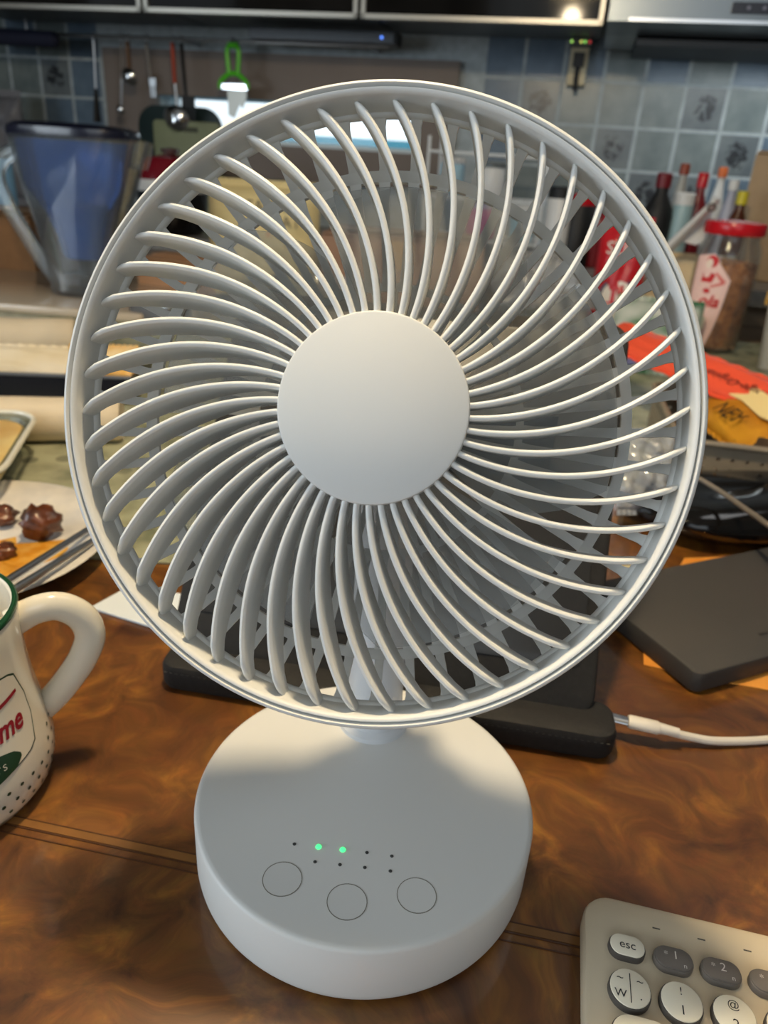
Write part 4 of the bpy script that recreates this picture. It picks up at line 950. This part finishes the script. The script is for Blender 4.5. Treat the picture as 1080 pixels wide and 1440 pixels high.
# green and blue packet, white cartons
p = at_d(915, 470, 1.18)
gp = bag('frozen_packet', 'white packet with green leaf print and a blue stripe', 'packet', (p.x + .005, p.y, .055), (radians(58), 0, radians(-18)), .125, .12, .03, mat('white_green_print', (206, 206, 196), .35, rgb2=(40, 104, 64), scale=22, detail=1), 47)
b = MB(); b.box((0, -.046, .0105), (.118, .014, .002)); b.build('blue_stripe', mat('blue_stripe', (56, 66, 130), .4), gp)
for k in range(3):
    p = at_d(905 + k * 4, 440, 1.38)
    b = MB(); b.slab(rrect(.16, .11, .006, 3), 0, .0205, .002); b.box((0, -.0552, .010), (.12, .001, .006))
    tag(b.build('paper_carton', mat('off_white_carton', (218, 206, 186), .6, var=.06, scale=40), None, True, (p.x, p.y, .0022 + k * .021 + .0), (0, 0, radians(-14 + 5 * k)), 30), ('lowest', 'middle', 'topmost')[k] + ' flat off-white carton in the stack behind the green packet', 'carton', 'stack of flat cartons')

# cream rice bag with lettering
p = at_d(372, 300, 1.46); H_ = .205
rc = bag('rice_bag', 'cream yellow food bag with dark letters and an orange line, upper left', 'bag', (p.x, p.y, .112), (radians(82), 0, radians(6)), .215, .215, .075, mat('cream_yellow_bag', (232, 214, 158), .55, var=.06, scale=20), 51)
lettering('STEAM TO', .030, mat('grey_brown_print', (120, 110, 90), .6), rc, basis((1, 0, 0), (0, 1, 0), (0, 0, 1), (.005, .056, .0385)), 'dark_lettering')
lettering('EAT', .030, mat('grey_brown_print', (120, 110, 90), .6), rc, basis((1, 0, 0), (0, 1, 0), (0, 0, 1), (.045, .030, .0400)), 'dark_lettering')
b = MB(); b.box((-.03, .006, .0405), (.085, .007, .0008)); b.build('orange_line', mat('orange_print', (222, 140, 70), .6), rc)

# central clutter seen through the grille
p = at_d(545, 402, 1.42)
carton('cardboard_box', 'pinkish brown cardboard box behind the fan hub', (p.x + .03, p.y + .045, .0022), radians(-6), (.30, .15, .135), mat('pinkish_cardboard', (158, 124, 102), .85, var=.1, scale=30))
p = at_d(445, 420, 1.22)
gb = thing('glass_bowl', 'clear glass bowl left of the pinkish box behind the grille', 'bowl', (p.x, p.y, .0022))
b = MB(); b.lathe([(0, .001), (.035, .001), (.05, .012), (.075, .045), (.085, .075), (.087, .077), (.083, .076), (.072, .046), (.047, .015), (0, .006)], 48); b.build('bowl_body', clear('pale_glass', (220, 224, 222), .18), gb, True)
b = MB(); b.lathe([(0, .008), (.045, .016), (.062, .036), (.04, .046), (0, .050)], 32); b.build('bowl_food', mat('beige_grain', (196, 176, 140), .8, rgb2=(150, 110, 80), scale=50), gb, True)
p = at_d(700, 440, 1.16)
cc = thing('food_container', 'clear plastic container with orange food right of the hub', 'container', (p.x + .02, p.y, .0022), radians(-10))
b = MB(); o5 = rrect(.20, .13, .02, 5); n = len(o5); rg = [(.85, .0), (.90, .003), (1.0, .062), (1.03, .064), (1.03, .066), (.98, .066), (.88, .006)]
b.add([(x * s, y * s, z) for s, z in rg for x, y in o5], [(r * n + i, r * n + (i + 1) % n, (r + 1) * n + (i + 1) % n, (r + 1) * n + i) for r in range(len(rg) - 1) for i in range(n)] + [tuple(range(n - 1, -1, -1)), tuple((len(rg) - 1) * n + i for i in range(n))]); b.build('tub', CLEARP, cc, True)
b = MB(); b.slab([(x * .84, y * .84) for x, y in o5], .0065, .034, .004); b.build('orange_food', mat('orange_food', (206, 128, 62), .5, rgb2=(226, 170, 60), scale=20), cc, True)
p = at_d(770, 395, 1.40)
b = bag('plastic_bag', 'crumpled translucent plastic bag beside the red pouch', 'bag', (p.x - .02, p.y - .02, .085), (radians(20), 0, radians(10)), .17, .15, .085, clear('thin_plastic_film', (196, 196, 194), .42, .2), 61, wr=.5)
p = at_d(905, 650, .62)
pb2 = bag('plastic_bag', 'small shiny clear plastic bag behind the right rim of the fan', 'bag', (p.x + .004, p.y, .044), (radians(58), 0, radians(8)), .055, .075, .018, clear('shiny_film', (210, 214, 218), .45, .12), 63, wr=.6)
p = at(884, 722); 
b = MB(); b.slab([(-.008, -.006), (.009, -.005), (.008, .007), (-.009, .006)], .0002, .010, .0015); b.box((0, 0, .0105), (.010, .003, .0008)); tag(b.build('plug_cap', mat('ivory_plastic', (222, 206, 172), .45), None, True, (p.x, p.y, 0), (0, 0, .2)), 'tiny ivory plastic cap right of the tablet case', 'cap')
p = at(886, 806)
b = MB(); b.slab([(-.009, -.007), (.010, -.008), (.012, .006), (.002, .011), (-.009, .008)], .0002, .0012, .0003); b.lathe([(0, .0013), (.0025, .0013), (.0025, .0005)], 10); tag(b.build('paper_scrap', mat('ivory_card', (214, 204, 164), .6), None, False, (p.x, p.y, 0)), 'small ivory paper scrap behind the lower right rim', 'paper')

# wire dish rack, canisters and packets by the wall, upper right of the hub
p = room(-.20, 1.84, CTZ + .001)
rk = thing('wire_rack', 'white wire rack on the counter seen through the upper right grille', 'rack', p, rot=RZ)
WIRE = mat('white_wire', (220, 224, 226), .35)
for z_ in (.03, .115, .205):
    b = MB(); rr_ = rrect(.26, .16, .01, 3); b.tube([(x, y, z_) for x, y in rr_ + rr_[:1]], .003, 6); b.build('wire_hoop', WIRE, rk, True)
    for i in range(7):
        b = MB(); b.tube([(-.11 + i * .0367, -.08, z_), (-.11 + i * .0367, .08, z_)], .0016, 6); b.build('wire_rung', WIRE, rk)
for x in (-.128, .128):
    for y in (-.078, .078):
        b = MB(); b.tube([(x, y, 0), (x, y, .235)], .0035, 8); b.build('post', WIRE, rk)
def canister(lab, u, d, zb, R_, H_, m_, lm, group='canisters by the tiled wall'):
    t = thing('canister', lab, 'canister', room(u, d, zb), group=group)
    b = MB(); b.lathe([(0, 0), (R_ * .95, 0), (R_, .003), (R_, H_ * .82), (R_ * .97, H_ * .84), (0, H_ * .84)], 24); b.build('canister_body', m_, t, True)
    b = MB(); b.lathe([(0, H_ * .835), (R_ * 1.03, H_ * .835), (R_ * 1.03, H_ * .97), (R_ * .95, H_), (0, H_)], 24); b.build('lid', lm, t, True); return t
canister('pale blue canister on the wire rack', -.285, 1.84, CTZ + .1185, .028, .078, mat('pale_blue_tin', (160, 196, 214), .35), WHT)
canister('white canister with a grey lid on the wire rack', -.195, 1.85, CTZ + .1185, .030, .075, WHT, mat('grey_lid', (110, 116, 116), .4))
canister('magenta canister on the lower rack shelf', -.205, 1.82, CTZ + .0335, .034, .075, mat('magenta_tin', (178, 44, 122), .4), mat('lilac_lid', (170, 150, 186), .4))
canister('pale cyan canister with a white lid at the rack end', -.115, 1.84, CTZ + .0335, .026, .074, mat('pale_cyan_tin', (170, 212, 222), .35), WHT)
bottle('sauce_bottle', 'short black bottle with a red lid right of the wire rack', 812, 318, 272, 1.72, BLK, RED, 'can', G, wscale=1.2)
bottle('sauce_bottle', 'short white bottle with a black lid behind the upper right ribs', 783, 318, 262, 1.70, WHT, BLK, 'can', G)
bottle('sauce_bottle', 'dark red bottle nearest the rim at upper right', 842, 318, 268, 1.74, mat('dark_red_label', (118, 26, 34), .3), BLK, 'round', G)

# left: bowl, blue bottle, mitt, boards
u, _ = at_uz(228, 235, 1.62)
bw = thing('rice_cooker', 'round red and black pot with a white band behind the pitcher', 'pot', room(u, 1.66, CTZ + .001))
zt = at_uz(228, 212, 1.66)[1] - CTZ; 
b = MB(); b.lathe([(0, 0), (.06, 0), (.072, .012), (.078, zt * .42), (.078, zt * .58)], 36); b.build('pot_body', BLACKG, bw, True)
b = MB(); b.lathe([(.0785, zt * .52), (.0795, zt * .55), (.078, zt * .66), (.074, zt * .66)], 36); b.build('white_band', WHT, bw, True)
b = MB(); b.lathe([(.077, zt * .66), (.070, zt * .80), (.05, zt * .92), (0, zt * .97)], 36); b.build('red_lid', mat('deep_red', (112, 18, 30), .25), bw, True)
b = MB(); b.lathe([(0, zt * .96), (.018, zt * .97), (.022, zt * 1.02), (0, zt * 1.04)], 20); b.build('lid_knob', STEEL, bw, True)
bottle('spray_bottle', 'light blue bottle at the left edge behind the pitcher', 6, 300, 208, 1.66, mat('light_blue_plastic', (128, 178, 216), .3), mat('grey_lid', (110, 116, 116), .4), 'can', cat='bottle', wscale=1.3)
u, _ = at_uz(8, 160, 1.98)
bw2 = bag('plastic_bag', 'grey plastic bag at the upper left edge against the dark tiles', 'bag', room(u - .01, 1.98, CTZ + .148), (radians(82), 0, -PSI), .10, .29, .06, mat('grey_film_bag', (112, 112, 118), .4), 71, wr=.4)
DKG = mat('dark_green_board', (26, 44, 44), .4)
u0, z0 = at_uz(187, 170, 2.06); u1, _ = at_uz(306, 170, 2.06); zt = at_uz(245, 148, 2.06)[1]
Wb, Hb = u1 - u0, zt - CTZ - .002
t = thing('cutting_board', 'dark green rounded cutting board leaning on the back wall', 'cutting board', room((u0 + u1) / 2, 2.09, CTZ + .002), rot=RZ)
b = MB(); b.slab(rrect(Wb, Hb, .055, 8), -.005, .005, .002, Matrix.Translation((0, 0, Hb / 2)) @ Matrix.Rotation(pi / 2, 4, 'X')); b.build('board', DKG, t, True)
b = MB(); b.lathe([(.010, -.0062), (.013, -.0062), (.013, .0062), (.010, .0062)], 20, Matrix.Translation((0, 0, Hb - .03)) @ Matrix.Rotation(pi / 2, 4, 'X'), close=True); b.build('hang_ring', STEEL, t)
u0, _ = at_uz(206, 180, 2.0); u1, z1 = at_uz(300, 172, 2.0)
t = thing('cutting_board', 'olive green lower cutting board in front of the dark green one', 'cutting board', room((u0 + u1) / 2, 2.04, CTZ + .002), rot=RZ)
Hb = z1 - CTZ - .002; b = MB(); b.slab(rrect(u1 - u0, Hb, .012, 5), -.006, .006, .002, Matrix.Translation((0, 0, Hb / 2)) @ Matrix.Rotation(pi / 2, 4, 'X')); b.build('board', mat('olive_board', (132, 138, 104), .5, var=.1, scale=15), t, True)
b = MB(); b.box((0, -.0065, Hb - .02), (.07, .002, .012)); b.build('hand_slot', mat('slot_shadow_olive', (72, 74, 58), .7), t)

# tan box and metal tin seen through the left ribs
p = at(236, 414)
b2 = carton('tan_box', 'small tan box behind the upper left ribs beside the pitcher', (p.x + .02, p.y + .03, .017 if False else .0022), radians(-20), (.14, .09, .06), mat('tan_wood', (196, 150, 112), .5), True, False)
p = at(205, 455)
tn = thing('metal_tin', 'small grey metal tin in front of the tan box', 'tin', (p.x + .02, p.y + .02, .0022), radians(-24))
b = MB(); b.slab(rrect(.09, .06, .01, 4), 0, .028, .002); b.build('tin_body', mat('grey_tin', (120, 118, 116), .35, .6), tn, True)
b = MB(); b.slab(rrect(.093, .063, .011, 4), .028, .034, .002); b.build('tin_lid', STEEL, tn, True)

# ---- hanging rail, utensils, light bar, alarm box
rl = thing('utensil_rail', 'steel rail under the cabinets holding the hanging utensils', 'rail', room(-1.05, 2.05, .515), rot=RZ)
b = MB(); b.tube([(-.55, 0, 0), (.55, 0, 0)], .004, 10); b.build('rail_bar', STEEL, rl, True)
for x in (-.5, 0, .5): b = MB(); b.tube([(x, 0, 0), (x, .098, 0)], .004, 8); b.build('bracket', STEEL, rl)
def utensil(name, lab, px, pyt, pyb, build, cat, px2=None):
    u, zt = at_uz(px, pyt, 2.04); zb = at_uz(px2 or px, pyb, 2.04)[1]; u2 = at_uz(px2 or px, pyb, 2.04)[0]
    t = thing(name, lab, cat, room(u, 2.04, .515), rot=RZ, group='utensils hanging from the rail')
    b = MB(); b.tube([(0, .012, -.0), (.0, .010, .006), (0, 0, .006), (0, -.004, -.002), (0, -.002, -.012)], .0015, 6); b.build('hook', STEEL, t, True)
    build(t, -.010, zb - .515, u2 - u); return t
def u_ladle(hm, R_, hl=.55, hw=.006):
    def f(t, z1, z0, dx):
        L_ = z1 - z0; b = MB(); b.tube([(0, 0, z1), (dx * hl, 0, z1 - L_ * hl)], [hw, hw * .9], 8, flat=.5); b.build('grip', hm, t, True)
        b = MB(); b.tube([(dx * hl, 0, z1 - L_ * hl), (dx, .002, z0 + R_ * 1.6)], [.003, .003], 8); b.build('shaft', STEEL, t, True)
        b = MB(); b.lathe([(0, -R_ * .6), (R_ * .6, -R_ * .45), (R_, 0), (R_ * .96, .001), (R_ * .55, -R_ * .38), (0, -R_ * .5)], 24, Matrix.Translation((dx, -.004, z0 + R_)) @ Matrix.Rotation(radians(-72), 4, 'X')); b.build('bowl', CHROME, t, True)
    return f
def u_fork(hm, tm, n=4, W_=.03):
    def f(t, z1, z0, dx):
        L_ = z1 - z0; b = MB(); b.tube([(0, 0, z1), (dx * .6, 0, z1 - L_ * .66)], [.008, .006], 8, flat=.5); b.build('grip', hm, t, True)
        b = MB(); b.box((dx, 0, z0 + L_ * .27), (W_, .003, L_ * .15))
        for i in range(n): b.box((dx - W_ / 2 + W_ / (2 * n) + i * W_ / n, 0, z0 + L_ * .10), (W_ / n * .5, .003, L_ * .22))
        b.build('tines', tm, t)
    return f
def u_peeler(t, z1, z0, dx):
    GRN = mat('lime_green_plastic', (86, 196, 40), .35); L_ = z1 - z0
    b = MB(); b.tube(smoothpath([(-.010, 0, z1), (-.016, 0, z1 - L_ * .1), (-.012, 0, z1 - L_ * .38)], 4), .006, 8); b.tube(smoothpath([(.010, 0, z1), (.016, 0, z1 - L_ * .1), (.012, 0, z1 - L_ * .38)], 4), .006, 8)
    b.tube(smoothpath([(-.038, 0, z1 - L_ * .60), (-.036, 0, z1 - L_ * .50), (-.016, 0, z1 - L_ * .40), (0, 0, z1 - L_ * .38), (.016, 0, z1 - L_ * .40), (.036, 0, z1 - L_ * .50), (.038, 0, z1 - L_ * .58)], 5), .006, 8); b.tube([(-.012, 0, z1), (.012, 0, z1)], .007, 8); b.build('yoke', GRN, t, True)
    b = MB(); b.box((0, 0, z1 - L_ * .565), (.074, .004, .012)); b.build('blade', CHROME, t)
    b = MB(); b.prism([(-.022, z1 - L_ * .52), (.030, z1 - L_ * .50), (.032, z1 - L_ * .70), (.020, z1 - L_ * .86), (.012, z1 - L_ * .80), (-.004, z1 - L_), (-.020, z1 - L_ * .96)], -.010, -.007, Matrix.Rotation(pi / 2, 4, 'X')); b.build('serrated_blade', mat('dull_steel', (150, 148, 140), .35, .8), t)
utensil('ladle', 'steel ladle with a wooden grip hanging at the left', 178, 44, 122, u_ladle(mat('wood_grip', (120, 92, 70), .5), .022, .6, .009), 'ladle', 184)
utensil('skimmer', 'large steel ladle with an orange grip hanging beside the fork', 242, 55, 192, u_ladle(mat('orange_red_grip', (206, 88, 62), .4), .038, .42, .008), 'ladle', 251)
utensil('serving_fork', 'black slotted serving fork hanging beside the orange ladle', 254, 42, 172, u_fork(BLACK, BLACK, 4, .038), 'fork', 266)
utensil('peeler', 'lime green peeler with a steel blade hanging under the cabinet', 327, 48, 166, u_peeler, 'peeler', 329)
utensil('cleaning_brush', 'long black handled brush hanging against the dark tiles', 131, 50, 172, lambda t, z1, z0, dx: (MB().tube([(0, 0, z1), (dx * .6, 0, z1 - (z1 - z0) * .6)], .0035, 8).build('handle', STEEL, t, True), MB().tube([(dx * .6, 0, z1 - (z1 - z0) * .58), (dx, 0, z0)], [.006, .014], 10, flat=.6).build('bristle_head', BLACK, t, True)), 'brush', 137)
utensil('serving_spoon', 'small steel spoon hanging lowest beside the ladle', 170, 50, 162, u_ladle(STEEL, .012, .5, .003), 'spoon', 171)
utensil('spatula', 'thin steel spatula hanging between the ladle and the orange grip', 206, 60, 136, u_fork(STEEL, STEEL, 2, .018), 'spatula', 216)
p0 = at_uz(-40, 52, 2.0); p1 = at_uz(82, 56, 2.0)
b = MB(); b.tube([((p0[0] - p1[0]) / 2, 0, 0), ((p1[0] - p0[0]) / 2 - .01, 0, -.004), ((p1[0] - p0[0]) / 2, 0, -.004)], [.020, .019, .008], 16)
cr = thing('cloth_roll', 'dark navy cloth roll on hooks under the left cabinet', 'cloth', room((p0[0] + p1[0]) / 2, 2.0, p1[1] + .004), rot=RZ); b.build('rolled_cloth', mat('navy_cloth', (26, 30, 52), .8), cr, True)
for x in (-.06, .04): b = MB(); b.tube([(x, 0, .016), (x, 0, CB - p1[1] + .004)], .0025, 6); b.build('hook', STEEL, cr)
u0, z0 = at_uz(352, 58, 2.02); u1, z1 = at_uz(556, 43, 2.02)
lb = thing('light_bar', 'dark grey under-cabinet light bar with a tiny blue light', 'light bar', room((u0 + u1) / 2, 2.04, (z0 + z1) / 2), rot=RZ)
b = MB(); b.slab(rrect(u1 - u0, .024, .004, 3), -.03, .03, .002, Matrix.Rotation(pi / 2, 4, 'X')); b.build('housing', mat('bar_grey', (86, 92, 100), .35), lb)
b = MB(); b.box(((u1 - u0) / 2 + .003, 0, 0), (.006, .056, .026)); b.build('end_cap', BLACK, lb)
b = MB(); b.lathe([(0, 0), (.003, 0), (.003, .002), (0, .0025)], 12, Matrix.Translation(((u1 - u0) / 2 - .03, -.030, 0)) @ Matrix.Rotation(pi / 2, 4, 'X')); o = b.build('blue_light', mat('blue_led', (90, 140, 255), .3, emit=((90, 140, 255), 2.0)), lb); o['label'] = 'tiny blue light'
u0, z0 = at_uz(793, 116, 2.06); u1, z1 = at_uz(834, 50, 2.06)
ga = thing('gas_alarm', 'beige wall alarm box with small lights beside the range hood', 'alarm', room((u0 + u1) / 2, WALL_D - .004, (z0 + z1) / 2), rot=RZ)
Wg, Hg = u1 - u0, z1 - z0; BEI = mat('beige_plastic', (206, 194, 162), .5)
b = MB(); b.slab(rrect(Wg * .86, Hg * .86, .006, 3), 0, .03, .003, Matrix.Translation((0, 0, -Hg * .07)) @ Matrix.Rotation(pi / 2, 4, 'X')); b.build('back_box', BEI, ga)
b = MB(); b.slab(rrect(Wg, Hg * .20, .004, 3), .0, .055, .002, Matrix.Translation((0, 0, Hg * .41)) @ Matrix.Rotation(pi / 2, 4, 'X')); sv = b.build('sensor_head', mat('grey_sensor', (92, 94, 92), .45), ga)
for x, c in ((-.024, (190, 255, 120)), (0, (235, 240, 120)), (.01, (170, 255, 120)), (.022, (200, 60, 60))):
    b = MB(); b.lathe([(0, 0), (.0028, 0), (.0028, .002), (0, .002)], 10, Matrix.Translation((x * .9, -.055, Hg * .41)) @ Matrix.Rotation(pi / 2, 4, 'X')); b.build('indicator_light', mat('alarm_led_%d' % c[0], c, .3, emit=(c, .9)), sv)
b = MB(); b.box((.0, -.034, .005), (.026, .012, .030)); b.build('valve_block', mat('dark_valve', (52, 50, 48), .5), ga)
b = MB(); b.tube([(0, -.034, -.008), (0, -.036, -Hg * .35), (.002, -.03, -Hg * .62)], .006, 10); b.build('valve_pipe', BLACK, ga, True)
